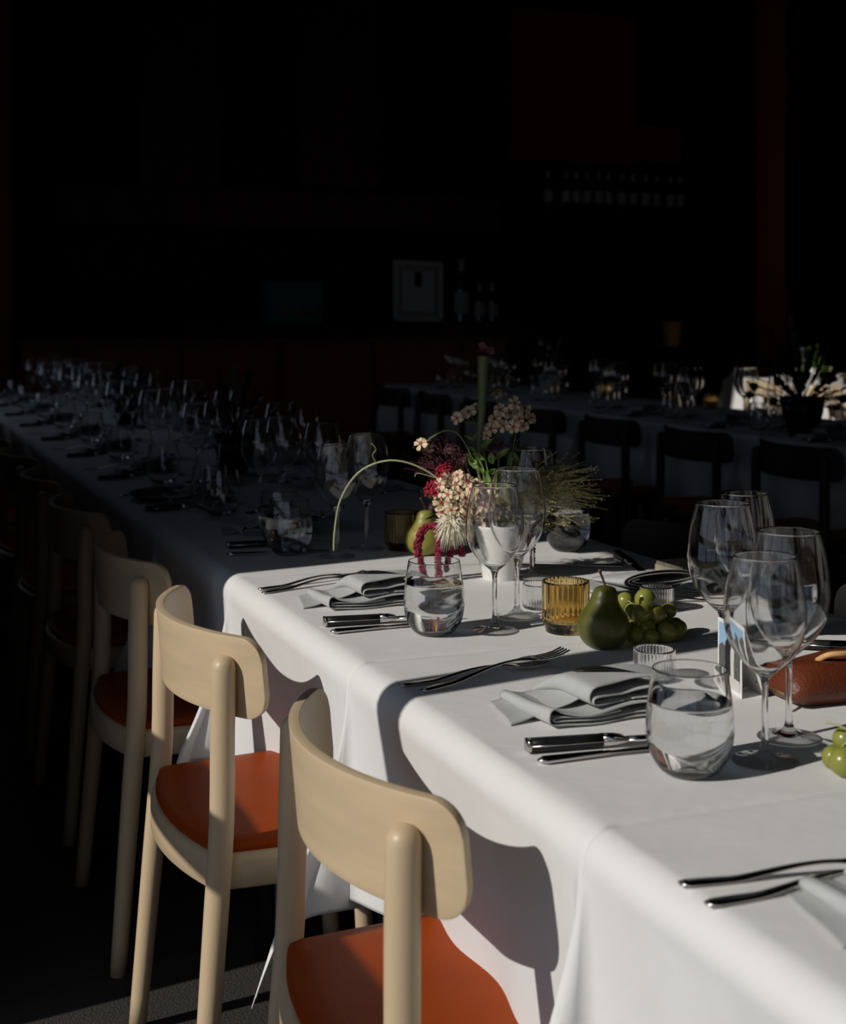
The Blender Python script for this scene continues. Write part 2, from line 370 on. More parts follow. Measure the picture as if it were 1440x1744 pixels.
# ------------------------------------------------------------------ tables and cloths
ZT = 0.75
def make_cloth(W, D, L=0.350, hemdrop=0.0, seed=1, tuck=0.2, tuckr=0.0, fine=1, k=0.36, sides=(1, 1)):
    """draped cloth over a W x D table with its corner at the origin, top at z=ZT; falls on all four sides, corners hang as folds"""
    rnd = random.Random(seed); ph = [rnd.uniform(0, 6) for _ in range(6)]
    Rx, Ry = 0.032, 0.007
    x0, x1, y0, y1 = 0.030, W-0.030, Ry, D-Ry
    def axis(a0, a1, n):
        st = [0.004, 0.008, 0.013, 0.019, 0.026, 0.034, 0.043, 0.053]; v = 0.053
        stp = 0.011/fine if fine >= 1 else 0.03
        e = list(st)
        while v+stp < L: v += stp; e.append(v)
        e.append(L)
        mid = [a0+(a1-a0)*i/n for i in range(n+1)]
        return [a0-q for q in reversed(e)]+mid+[a1+q for q in e]
    us = axis(x0, x1, int(26*fine)); vs = axis(y0, y1, int(22*fine))
    def prof(r, Rr):
        if r < Rr*PI/2: return Rr*math.sin(r/Rr), Rr*(1-math.cos(r/Rr))
        return Rr, Rr+(r-Rr*PI/2)
    def f(u, v):
        a = u-x0 if u < x0 else (u-x1 if u > x1 else 0); b_ = v-y0 if v < y0 else (v-y1 if v > y1 else 0)
        cx = min(max(u, x0), x1); cy_ = min(max(v, y0), y1)
        r = math.hypot(a, b_)
        if r == 0:
            z = ZT+0.0010*noise.noise(Vector((u*6+seed, v*6, 0)))
            return (u, v, z)
        ph_ = math.atan2(abs(b_), abs(a)); c, s = math.cos(ph_), math.sin(ph_)
        Rr = Rx*c*c+Ry*s*s
        o, d = prof(r, Rr)
        sx = -1 if a < 0 else 1; sy = -1 if b_ < 0 else 1
        x = cx+sx*c*o*(1 if a else 0); y = cy_+sy*s*o*(1 if b_ else 0)
        if a and not b_:
            q = (cy_-y0)/(y1-y0); wgt = math.sin(PI*min(1, max(0, q)))**0.55
            tk = tuck if a < 0 else tuckr
            x -= sx*tk*max(0, d-Rr)*wgt
            x += sx*0.022*max(0, d-0.05)/0.25*(math.sin(q*17+ph[0])*0.5+math.sin(q*9+ph[1])*0.5)*wgt
        if a and b_:
            g = max(0, r-Rr*PI/2); sh = math.sin(2*ph_)**0.38
            kk = (k if b_ > 0 else k*.9)*g*(0.55+0.45*min(1, g/0.3))
            wob = math.sin(ph_*6+ph[2])*0.10*g
            x += sx*kk*sh*0.97; y += -sy*(kk*sh*0.12+wob*sh*0.3)
            d -= g*(1-math.sqrt(1-min(0.9, (kk*sh/max(g, 1e-6))**2)))*0.9
        return (x, y, ZT-d)
    bm = bmesh.new(); sheet(bm, [[f(u, v) for v in vs] for u in us])
    o = obj('tablecloth', bm, 'cloth'); solid(o, 0.0012, 0)
    return o
def make_table(W, D):
    t = thing('dining_table', 'x', 'table')
    bm = bmesh.new(); box(bm, 0.035, W-0.035, 0.012, D-0.012, 0.717, 0.744); obj('tabletop', bm, 'wood', t, smooth=False)
    for a in (0.09, W-0.09):
        for b_ in (0.07, D-0.07):
            bm = bmesh.new(); tube(bm, [(a, b_, 0), (a, b_, 0.717)], 0.02, 10); obj('leg', bm, 'metal_dark', t)
    return t
W, D = 0.87, 0.69
cl = []
near_words = {-1: 'white tablecloth in the bottom right foreground, its edge blurred', 0: 'sunlit white tablecloth under the near napkin and water glass',
              1: 'sunlit white tablecloth under the amber votive glass and second napkin', 2: 'white tablecloth in deep shade just past the sunlight edge, beside flowers'}
tab0 = make_table(W, D); first_used = False
for kx in range(-1, 11):
    if kx in near_words: c_ = make_cloth(W, D, seed=kx+5, fine=2 if kx < 2 else 1)
    else: c_ = cl[3].copy() if kx % 2 else cl[3].copy(); COL.objects.link(c_)
    c_.location = (0, kx*D, 0); cl.append(c_)
    lab = near_words.get(kx) or 'dim white tablecloth on the long left table, %s beyond the flowers' % ordn[kx-3]
    tag(c_, lab, 'tablecloth', 'white tablecloths on the long table')
    tt = tab0 if not first_used else dup(tab0, (0, 0, 0)); first_used = True
    tt.location = (0, kx*D, 0); tag(tt, 'small table hidden under ' + lab.replace('tablecloth', 'cloth')[:60].rsplit(' ', 1)[0] if 0 else 'cloth-covered table of the long row, place %d counted from the camera' % (kx+2), 'table', 'tables under the long row of cloths')
far_cloth = cl[3]
cB = make_cloth(W, D, seed=31, tuck=0.05, tuckr=0.05); first = True
for kx in range(2, 11):
    c_ = cB if first else cB.copy()
    if not first: COL.objects.link(c_)
    first = False
    c_.location = (2.69, 0.2+kx*D, 0)
    tag(c_, 'dark shaded white tablecloth on the second table row, %s from the right edge' % ordn[kx-2], 'tablecloth', 'tablecloths on the second row')
    dup(tab0, (2.69, 0.2+kx*D, 0), 0, 'table under shaded cloth on the second row, %s from the right edge' % ordn[kx-2], 'tables of the second row')
for i, kx in enumerate((7, 8, 9, 10)):
    c_ = cB.copy(); COL.objects.link(c_); c_.location = (5.42, 0.2+kx*D, 0)
    tag(c_, 'distant sunlit white tablecloth at the far right, %s from the right edge' % ordn[i], 'tablecloth', 'tablecloths on the far sunlit row')
    dup(tab0, (5.42, 0.2+kx*D, 0), 0, 'table under distant sunlit cloth, %s from the right edge' % ordn[i], 'tables of the far row')

# ------------------------------------------------------------------ glasses
GL = []   # caustic casters
def prof2(outer, inner):
    return [(max(0, p.x), p.y) for p in catmull([(a, b_, 0) for a, b_ in outer], 4)]+[(max(0, p.x), p.y) for p in catmull([(a, b_, 0) for a, b_ in inner], 4)]
def wine_glass(label, H=0.228, s=1.0, seg=64):
    k = H/0.228
    up = [(.0042, .088), (.0085, .0965), (.018, .105), (.031, .118), (.0405, .135), (.0448, .153), (.0455, .167), (.0435, .188), (.0395, .210), (.0345, .228)]
    up = [(r*s, .088+(z-.088)*(H-.088)/.14) for r, z in up]
    t = thing('wine_glass', label, 'wine glass')
    zb = up[1][1]
    foot = [(0, .0006), (.020, .0004), (.0345, 0), (.0368, .0008), (.0362, .0020), (.028, .0034), (.015, .0062), (.0075, .0115), (.0045, .020), (.0037, .040), (.0036, .068), (.0042, .088), (.0075, .0958+zb-.0965)]
    bm = bmesh.new(); lathe(bm, prof2(foot, [(.0075, .0958+zb-.0965), (.0055, zb+.0018), (0, zb+.0020)]), max(16, seg*2//3)); bmesh.ops.remove_doubles(bm, verts=bm.verts, dist=1e-6)
    GL.append(obj('stem_and_foot', bm, 'glass', t))
    rl, hl = up[-1]
    outer = [(.0078, zb-.0004)]+up[2:-1]+[(rl, hl-.0006)]
    inner = [(rl-.0002, hl-.0001), (rl-.0006, hl), (rl-.0010, hl-.0002)]+[(r-.0011, z+.0003) for r, z in reversed(up[2:-1])]+[(.0068, zb+.0026), (0, zb+.0022)]
    bm = bmesh.new(); lathe(bm, prof2(outer, inner), seg); bmesh.ops.remove_doubles(bm, verts=bm.verts, dist=1e-6)
    obj('bowl', bm, 'glass', t)
    return t
def water_glass(label, fill=0.080, seg=64):
    t = thing('water_glass', label, 'glass')
    up = [(.0, .0), (.018, .0002), (.0255, .0015), (.034, .008), (.0425, .022), (.0468, .040), (.0472, .056), (.0455, .078), (.0425, .100), (.0402, .1132), (.0400, .1138)]
    inn = [(.0396, .1141), (.0391, .1140), (.0388, .1136), (.0412, .100), (.0441, .078), (.0458, .056), (.0453, .040), (.0408, .023), (.032, .0118), (.020, .0082), (0, .0078)]
    bm = bmesh.new(); lathe(bm, prof2(up, inn), seg); bmesh.ops.remove_doubles(bm, verts=bm.verts, dist=1e-6)
    g = obj('glass_wall', bm, 'glass', t)
    if fill:
        pts = [p for p in catmull([(a, b_, 0) for a, b_ in reversed(inn)], 4)]
        pr = [(0, .0081)]+[(p.x+0.0002, p.y-0.0001) for p in pts if p.x > 0.003 and p.y < fill]
        rt = pr[-1][0]; pr += [(rt+0.00012, fill), (rt-.002, fill-.0004), (0, fill-.0005)]
        bm = bmesh.new(); lathe(bm, pr, seg); wo = obj('water', bm, 'water', t); GL.append(wo)
    return t
GW = 'wine glasses on the long table'; GWa = 'water glasses on the long table'
wg = wine_glass('nearest wine glass, at right behind the near water glass'); x, y = T(1302, 1297); wg.location = (x, y, ZT); tag(wg, group=GW)
red = wine_glass('large wine glass at right, just behind the nearest wine glass', 0.242, 1.03); x, y = T(1343, 1257); red.location = (x, y, ZT); tag(red, group=GW)
def dup_g(src, px, py, label, z=0.75, group=GW):
    x, y = T(px, py, z); return dup(src, (x, y, ZT), 0, label, group)
dup_g(wg, 842, 1075, 'sunlit wine glass left of the amber votive, front one of its pair')
dup_g(red, 880, 1050, 'sunlit wine glass in front of the white vase, rear one of its pair')
def by_rim(src, px, py, H, label, group=GW):
    x, y = T(px, py, 0.75+H); return dup(src, (x, y, ZT), 0, label, group)
by_rim(red, 1230, 857, 0.242, 'large wine glass standing right of the folded grey napkin')
by_rim(wg, 1267, 840, 0.228, 'wine glass mostly hidden behind the large glass right of the napkin')
wt = water_glass('big clear water glass half full, nearest the camera'); x, y = T(1174, 1318); wt.location = (x, y, ZT); tag(wt, group=GWa)
dup_g(wt, 739, 1080, 'sunlit water glass half full beside the second black-handled knife', group=GWa)
dup_g(wt, 966, 938, 'round water glass in shade under the grass plume', group=GWa)
by_rim(wt, 1352, 952, 0.114, 'water glass seen through the wine glasses at far right', GWa)
dup_g(wg, 574, 948, 'dark wine glass just past the shadow edge, left one', group=GW)
dup_g(red, 624, 935, 'dark wine glass just past the shadow edge, right of its pair', group=GW)
dup_g(wt, 492, 945, 'water glass in shade beside the dark knives, front one', group=GWa)
dup_g(wt, 478, 925, 'water glass in shade beside the dark knives, rear one', group=GWa)
dup_g(red, 905, 985, 'wine glass in shade behind the flower vase', group=GW)

# ------------------------------------------------------------------ cutlery
def make_fork(label, Ln=0.205):
    bm = bmesh.new()
    zc = lambda u: 0.0022+0.008*math.sin(PI*min(1, max(0, (u-0.22)/0.72)))**1.3 if u > 0.22 else 0.0022
    secs = []
    for i in range(22):
        u = i/21*0.74
        wd = 0.014 if u < 0.12 else 0.014-(0.008)*min(1, (u-0.12)/0.38)
        if u < 0.03: wd *= 0.5+u/0.06
        if u > 0.66: wd = 0.006+0.015*((u-0.66)/0.08)**0.8
        secs.append((u*Ln, 0, zc(u), wd, 0.0026))
    secs.append((0.79*Ln, 0, zc(0.79), 0.0235, 0.002)); loft(bm, secs)
    for q in range(4):
        yy = (q-1.5)*0.0062
        loft(bm, [(u*Ln, yy*(1 if u < 0.9 else 0.97), zc(u)-0.001*(u > 0.9)+max(0, u-0.85)*0.05, 0.0038 if u < 0.95 else 0.0022, 0.0018) for u in (0.77, 0.82, 0.88, 0.94, 1.0)], 8)
    bmesh.ops.translate(bm, vec=(-Ln/2, 0, 0), verts=bm.verts)
    o = obj('fork', bm, 'steel'); return tag(o, label, 'fork', 'forks on the long table')
def make_table_knife(label, Ln=0.215):
    bm = bmesh.new()
    secs = []
    for i in range(26):
        u = i/25
        if u < 0.44: wd = 0.0165-0.006*u/0.44; th = 0.0075-0.003*u/0.44
        else: wd = 0.0105+0.0075*math.sin(PI*min(1, (u-0.44)/0.56)*0.62); th = 0.0022
        e = min(1, u/0.035, (1-u)/0.05); e = math.sqrt(max(0.05, e))
        secs.append((u*Ln-Ln/2, 0, 0.0042, wd*e, th*e))
    loft(bm, secs, 12); o = obj('table_knife', bm, 'steel'); return tag(o, label, 'knife', 'plain steel knives on the long table')
def make_steak_knife(label, Ln=0.225):
    t = thing('steak_knife', label, 'knife', group='black-handled knives on the long table')
    bm = bmesh.new(); loft(bm, [(x-Ln/2, 0, 0.0085, wd, th) for x, wd, th in ((0.003, .018, .0135), (0.02, .0178, .0135), (0.06, .0165, .013), (0.092, .016, .0125))], 14, 4); obj('handle', bm, 'black', t)
    bm = bmesh.new(); loft(bm, [(x-Ln/2, 0, 0.0085, wd, th) for x, wd, th in ((0, .0165, .0145), (0.0015, .0188, .0145), (0.004, .0188, .0145))], 14, 4); obj('end_cap', bm, 'steel', t)
    bm = bmesh.new(); loft(bm, [(x-Ln/2, 0, 0.0085, wd, th) for x, wd, th in ((0.002, .0192, .0022), (0.10, .0172, .0022))], 8, 6); obj('tang', bm, 'steel', t)
    bm = bmesh.new(); loft(bm, [(x-Ln/2, 0, 0.0085, wd, th) for x, wd, th in ((0.090, .0168, .0132), (0.105, .0165, .012), (0.116, .0195, .007), (0.119, .018, .003))], 14, 4); obj('bolster', bm, 'steel', t)
    bm = bmesh.new(); loft(bm, [(x-Ln/2, yy, 0.0080, wd, th) for x, yy, wd, th in ((0.117, 0, .018, .0022), (0.15, 0, .018, .002), (0.19, -.001, .016, .0017), (0.212, -.003, .010, .0014), (0.225, -.006, .002, .001))], 8); obj('blade', bm, 'steel', t)
    return t
fork0 = make_fork('sunlit fork above the near napkin, front one with tines past the napkin')
kn0 = make_table_knife('plain steel knife next to the near water glass, in front of the black-handled one')
sk0 = make_steak_knife('black-handled steak knife with steel bolster left of the near water glass')
def place2(src, pa, pb, Ln, label=None, first=False, zoff=0.0, tilt=0.0):
    """put cutlery with its handle end at photo point pa, aiming at pb"""
    a = T(*pa); b_ = T(*pb); rz = math.atan2(b_[1]-a[1], b_[0]-a[0])
    o = src if first else dup(src, (0, 0, 0), 0)
    o.location = (a[0]+math.cos(rz)*Ln/2, a[1]+math.sin(rz)*Ln/2, ZT+0.0008+zoff); o.rotation_euler = (0, R(-tilt), rz); o.location.z += math.sin(R(tilt))*Ln/2
    if label: o['label'] = label
    return o
place2(fork0, (715, 1181), (940, 1146), 0.235, first=True, tilt=5).scale = (1.13, 1.13, 1.13)
place2(fork0, (703, 1168), (880, 1143), 0.192, 'sunlit fork above the near napkin, rear one of the pair')
place2(fork0, (457, 1004), (600, 985), 0.192, 'sunlit fork by the second napkin, rear one of the pair, handle pointing left')
place2(fork0, (463, 1010), (640, 983), 0.192, 'sunlit fork by the second napkin, front one of the pair, handle pointing left')
place2(fork0, (1193, 1508), (1420, 1490), 0.192, 'blurred dark fork in the right foreground, rear of two')
place2(fork0, (1237, 1540), (1440, 1508), 0.192, 'blurred dark fork in the right foreground, front of two')
place2(kn0, (915, 1303), (1100, 1281), 0.215, first=True)
place2(kn0, (562, 1081), (690, 1069), 0.215, 'plain steel knife beside the second water glass, front of its pair')
place2(sk0, (896, 1283), (1100, 1268), 0.225, first=True)
place2(sk0, (551, 1068), (690, 1060), 0.225, 'black-handled steak knife left of the second water glass')
place2(kn0, (385, 948), (460, 945), 0.215, 'steel knife in shade beside the dim water glasses')
place2(sk0, (386, 936), (460, 932), 0.225, 'black-handled knife in shade beside the dim water glasses')
o = place2(sk0, (1050, 950), (1100, 985), 0.225, 'black-handled knife behind the rolled napkin at the far table side')
place2(kn0, (1065, 968), (905, 966), 0.215, 'steel knife lying in shade right of the vase')
place2(fork0, (1230, 1024), (1130, 1028), 0.192, 'fork near the rear large wine glass, front of two')
place2(fork0, (1240, 1012), (1130, 1014), 0.192, 'fork near the rear large wine glass, rear of two')
place2(sk0, (1470, 1112), (1385, 1108), 0.225, 'black-handled knife behind the leather pouch at the right edge')

# ------------------------------------------------------------------ napkins
def napkin(label, seed=0):
    """folded grey linen: open folds face -y (towards the viewer), folded edge at -x"""
    t = thing('napkin', label, 'napkin', group='folded grey napkins on the long table')
    rnd = random.Random(seed)
    def ribbon(name, prof, y0, y1, ny=14, lift=None, slant=0.0):
        pl = catmull([(a, b_*1.35, 0) for a, b_ in prof], 5); y0 *= .78; y1 *= .72
        grid = []
        for p in pl:
            row = []
            for j in range(ny+1):
                u = j/ny; yy = y0+(y1-y0)*u
                z = p.y; x = p.x+slant*u
                if lift: z, x, yy = lift(p, u, z, x, yy)
                row.append((x, yy+0.003*math.sin(p.x*60+seed), max(0.0012, z+0.0008*math.sin(u*7+p.x*50+seed))))
            grid.append(row)
        bm = bmesh.new(); sheet(bm, grid); o = obj(name, bm, 'napkin', t); solid(o, 0.0016); return o
    # lower folded packet: flat bottom, tear-drop loop at the left, top sheet
    ribbon('lower_fold', [(.175, .002), (.10, .002), (.03, .002), (.006, .003), (.001, .008), (.003, .015), (.010, .0165), (.022, .012), (.05, .0095), (.09, .0125), (.13, .014), (.175, .013)], -.095, .085,
           lift=lambda p, u, z, x, yy: (z*(1-0.45*u)+0.0006, x, yy))
    ribbon('inner_fold', [(.175, .0055), (.12, .0055), (.05, .0055), (.012, .0055), (.008, .0075), (.014, .009), (.04, .0085), (.10, .0095)], -.093, .08,
           lift=lambda p, u, z, x, yy: (z*(1-0.4*u)+0.0004, x, yy))
    # upper packet, rolled edge in front, cover sheet falling away behind
    def cov(p, u, z, x, yy):
        k = 1-0.75*max(0, (u-0.45)/0.55)**1.6
        return 0.002+(z-0.002)*k, x-0.012*u, yy
    ribbon('upper_fold', [(.185, .0175), (.12, .016), (.075, .0155), (.063, .0175), (.059, .022), (.061, .0285), (.070, .0325), (.10, .0335), (.14, .0355), (.172, .034), (.19, .030)], -.080, .100, lift=cov)
    ribbon('small_roll', [(.110, .0165), (.085, .0165), (.066, .017), (.063, .0205), (.068, .0235), (.085, .0235), (.108, .0225), (.128, .0245), (.150, .026), (.152, .0215), (.145, .0175), (.12, .017)], -.084, .02, ny=6)
    # loose flap spreading to the left behind
    ribbon('loose_flap', [(-.035, .0012), (-.01, .003), (.02, .0085), (.045, .015), (.07, .024), (.10, .031)], -.045, .088, lift=lambda p, u, z, x, yy: (0.001+(z)*(1-0.8*abs(u-0.35)**1.5), x+0.02*u, yy))
    # small black card tucked on top
    bm = bmesh.new(); g = []
    for i in range(9):
        u = i/8; g.append([(0.075+0.075*u, -0.004-0.050*u+0.014*math.sin(PI*u)*q+(q*0.020), 0.0475+0.0035*math.sin(PI*u)-0.003*q) for q in (0, 0.5, 1)])
    sheet(bm, g); c_ = obj('tucked_card', bm, 'blackcard', t); solid(c_, 0.001); tag(c_, label='small black card tucked into the fold')
    return t
nap0 = napkin('near grey folded napkin with small black card, left of the near water glass', 1)
x, y = T(1000, 1205); nap0.location = (x-0.092, y, ZT+0.0006); nap0.rotation_euler = (0, 0, R(1))
x, y = T(620, 1022); dup(nap0, (x-0.087, y, ZT+0.0006), R(-1), 'grey folded napkin with black card left of the second water glass', 'folded grey napkins on the long table')
# loosely rolled napkin on the far side of the table
t = thing('napkin', 'loosely rolled grey napkin with wavy layers on the far side of table', 'napkin', group='folded grey napkins on the long table')
x, y = T(1105, 998); t.location = (x-0.10, y-0.02, ZT+0.0006); t.rotation_euler = (0, 0, R(3))
def rib(name, prof, y0, y1, parent, mm='napkin', k=0.3, th=0.0018):
    pl = catmull([(a, b_, 0) for a, b_ in prof], 6); g = [[(p.x, y0+(y1-y0)*j/8, max(.001, p.y*(1-k*j/8))) for j in range(9)] for p in pl]
    bm = bmesh.new(); sheet(bm, g); o = obj(name, bm, mm, parent); return solid(o, th)
def spiral(cx, cz, a, b_, turns, gap, n=14):
    pts = []
    for i in range(int(n*turns)+1):
        q = i/n; th = -PI/2-2*PI*q; pts.append((cx+(a-gap*1.6*q)*math.cos(th), cz+(b_-gap*q)*math.sin(th)))
    return pts
rib('rolled_fold', [(.22, .0065), (.16, .004)]+spiral(.095, .0215, .082, .0185, 2.4, .0058), -.035, .075, t, k=0.62, th=.0022)
rib('lower_fold', [(.30, .002), (.20, .004), (.10, .002), (.0, .002), (-.03, .003), (-.035, .006), (-.02, .0075), (.03, .006)], -.05, .09, t)
rib('side_fold', [(.31, .003), (.27, .012), (.23, .006), (.19, .010), (.155, .004), (.135, .009), (.16, .016), (.20, .013), (.24, .019), (.28, .015), (.33, .012)], -.085, .0, t)
# pale sheet beneath it
bm = bmesh.new(); sheet(bm, [[(-0.10+0.26*i/10, -0.11+0.16*j/6, 0.0012+0.0012*math.sin(i*0.9)*math.cos(j)) for j in range(7)] for i in range(11)])
o = solid(obj('paper_sheet', bm, 'paper'), 0.0006); x, y = T(1100, 1018); o.location = (x+0.01, y+0.01, ZT); tag(o, 'white paper sheet lying under the rolled grey napkin', 'paper')
# blurred napkin fold entering at the right foreground
x, y = T(1470, 1592); dup(nap0, (x, y+0.02, ZT+0.0006), R(0), 'blurred grey napkin just entering the right edge of the foreground', 'folded grey napkins on the long table')

# ------------------------------------------------------------------ votives
def votive(name, label, r, H, ribs, m, step=True, wall=0.004, group=None):
    t = thing(name, label, 'candle holder', group=group)
    rib_ = lambda a, rr, z: rr*(1-0.055*(1-abs(math.cos(a*ribs/2)))) if rr > r*0.9 else rr
    if step: pr = [(0, 0), (r*.78, 0), (r*.86, .002), (r*.88, .010), (r*.90, .0125), (r*1.0, .016), (r, .02), (r*1.0, H*.5), (r*1.0, H-.003), (r*.985, H), (r-wall, H), (r-wall*1.2, H-.004), (r-wall*1.2, H*.5), (r-wall*1.2, .024), (r-wall*1.9, .018), (0, .017)]
    else: pr = [(0, 0), (r*.84, 0), (r*.92, .0015), (r, .006), (r, H*.5), (r, H-.002), (r*.985, H), (r-wall, H), (r-wall, H-.003), (r-wall, H*.5), (r-wall, .010), (r-wall*1.8, .006), (0, .0055)]
    bm = bmesh.new(); lathe(bm, pr, ribs*6, rib_); bmesh.ops.remove_doubles(bm, verts=bm.verts, dist=1e-6)
    g = obj('glass_cup', bm, m, t)
    return t
am = votive('amber_votive', 'ribbed amber glass votive holder standing left of the pear', 0.0372, 0.080, 28, 'amber')
x, y = T(963, 1076); am.location = (x, y, ZT)
dup(am, (*T(684, 936), ZT), 0, 'ribbed amber votive in shade left of the hanging red amaranth')
cv = votive('glass_votive', 'small ribbed clear votive in front of the grapes', 0.0285, 0.042, 36, 'glass', False, 0.003, 'small ribbed clear votives')
x, y = T(1114, 1157); cv.location = (x, y, ZT)
dup(cv, (*T(918, 1036), ZT), 0, 'small ribbed clear votive behind the amber votive, left side', 'small ribbed clear votives')
dup(cv, (*T(1118, 1040), ZT), 0, 'small ribbed clear votive mostly hidden behind the grapes', 'small ribbed clear votives')

# ------------------------------------------------------------------ fruit
def make_pear(name, label, m, s=1.0):
    t = thing(name, label, 'pear')
    bm = bmesh.new()
    pr = catmull([(0, .003, 0), (.012, .0005, 0), (.026, .006, 0), (.0355, .020, 0), (.0375, .034, 0), (.034, .050, 0), (.0255, .064, 0), (.0205, .075, 0), (.0185, .085, 0), (.0145, .0935, 0), (.007, .097, 0), (0, .0965, 0)], 4)
    lathe(bm, [(max(0, p.x)*s, p.y*s*.90) for p in pr], 32)
    for v in bm.verts:
        v.co.x += 0.10*max(0, v.co.z-0.05)+0.0015*noise.noise(v.co*30); v.co.y += 0.0015*noise.noise(v.co*30+Vector((5, 0, 0)))
    bmesh.ops.remove_doubles(bm, verts=bm.verts, dist=1e-6)
    obj('flesh', bm, m, t)
    bm = bmesh.new(); tube(bm, catmull([(.004*s, 0, .084*s), (.001, 0, .094*s), (-.004, 0, .104*s), (-.009, -.002, .112*s)], 4), [.0018]*10+[.0026, .0028, .003], 8); obj('stalk', bm, 'brownstem', t)
    return t
pr0 = make_pear('pear', 'dark green pear leaning on the grapes beside the amber votive', 'pear', 1.04)
x, y = T(1027, 1103); pr0.location = (x, y, ZT); pr0.rotation_euler = (0, 0, R(10))
g2 = make_pear('pear', 'yellow-green pear behind the hanging red amaranth', 'gourd', 1.05); x, y = T(722, 945); g2.location = (x, y, ZT)
def bunch(label, spots, loc):
    t = thing('grape_bunch', label, 'grapes', loc)
    bm = bmesh.new(); ball(bm, (0, 0, 0), 1, 3, (1, 1, 1.06)); proto = obj('grape', bm, 'grape', t)
    proto.location = spots[0][:3]; proto.scale = (spots[0][3],)*3
    for i, s in enumerate(spots[1:]):
        g = proto.copy(); COL.objects.link(g); g.parent = t; g.location = s[:3]; g.scale = (s[3]*random.Random(i).uniform(.96, 1.04),)*3; g.rotation_euler = (i, i*2, i*.7)
    bm = bmesh.new(); c0 = Vector((-0.03, 0, 0.055))
    cen = [Vector(s[:3]) for s in spots]
    mid = sum(cen, Vector())/len(cen)
    main = catmull([c0, (c0+mid)/2+Vector((0, -.012, .012)), mid+Vector((.01, -.02, .006)), mid+Vector((.035, -.022, -.01))], 5)
    tube(bm, main, .0014, 6)
    for p in cen:
        q = min(main, key=lambda m_: (m_-p).length); tube(bm, [q, (p+q)/2+Vector((0, 0, .003)), p], .0009, 5)
    obj('stem', bm, 'palestem', t)
    return t
# grapes by their photo positions and depth steps
bx_, by_ = T(1108, 1090); base_depth = depth_of(bx_, by_)
spots = []
for (px, py, dd, r) in [(1064, 1024, .03, .0135), (1098, 1021, .0, .0155), (1077, 1040, .0, .0125), (1092, 1045, -.012, .0145), (1118, 1048, -.002, .0150), (1070, 1062, .02, .0140), (1130, 1062, .015, .0150),
                        (1100, 1070, -.018, .0140), (1080, 1098, -.030, .0145), (1118, 1098, .005, .0140), (1136, 1080, -.020, .0155), (1152, 1100, -.005, .0135), (1108, 1108, -.032, .0120), (1129, 1108, -.020, .0110),
                        (1092, 1088, .02, .0145), (1155, 1082, .02, .0130), (1147, 1112, -.01, .0125), (1065, 1085, .02, .013), (1110, 1085, .03, .0145), (1138, 1040, .035, .0125), (1085, 1060, .04, .014), (1130, 1095, .03, .0145), (1150, 1065, .035, .0125)]:
    p = at(px, py, base_depth+dd); p.z = max(p.z, ZT+r+.001); spots.append((p.x-bx_, p.y-by_, p.z-ZT, r))
bunch('bunch of green grapes piled against the dark green pear', spots, (bx_, by_, ZT))
bx_, by_ = T(1440, 1310); base_depth = depth_of(bx_, by_); spots = []
for (px, py, dd, r) in [(1438, 1260, .0, .0135), (1418, 1290, -.01, .0120), (1438, 1298, -.03, .0165), (1462, 1285, 0, .016), (1470, 1260, .02, .015), (1478, 1305, -.02, .016), (1450, 1275, .03, .015)]:
    p = at(px, py, base_depth+dd); p.z = max(p.z, ZT+r+.001); spots.append((p.x-bx_, p.y-by_, p.z-ZT, r))
bunch('pale sunlit green grapes cut off by the right picture edge', spots, (bx_, by_, ZT))

# ------------------------------------------------------------------ pouch, card, board
t = thing('leather_pouch', 'brown leather zip pouch lying behind the wine glasses at right', 'pouch')
x, y = T(1385, 1190); t.location = (x, y, ZT); t.rotation_euler = (0, 0, R(-4))
bm = bmesh.new()
NX, NY = 20, 10
def pil(u, v, up):
    a, b_ = u*2-1, v*2-1
    hx, hy = 0.115, 0.048
    fl = (1-abs(a)**4)**.5*(1-abs(b_)**4)**.5
    return (a*hx+0.055, b_*hy*(1-.06*a), 0.020+(0.032*fl*(1+.15*math.sin(a*5+b_*3)) if up else -0.0185*fl**.5))
for up in (1, 0): sheet(bm, [[pil(i/NX, j/NY, up) for j in range(NY+1)] for i in range(NX+1)])
bmesh.ops.remove_doubles(bm, verts=bm.verts, dist=2e-4); obj('body', bm, 'pouch', t)
bm = bmesh.new(); box(bm, -.061, -.058, -.040, .040, .0165, .0195); obj('zip', bm, 'brass', t, smooth=False)
bm = bmesh.new(); tube(bm, [(-.060, -.030, .019), (-.064, -.040, .012), (-.064, -.046, .003)], .0022, 8); obj('zip_pull', bm, 'brass', t)
bm = bmesh.new(); tube(bm, catmull([(.012, .01, .046), (.018, -.005, .056), (.035, -.012, .058), (.055, -.010, .056), (.08, -.01, .050)], 4), .004, 8); obj('wrist_strap', bm, 'tan', t); tag(t.children[-1], label='pale tan leather strap')
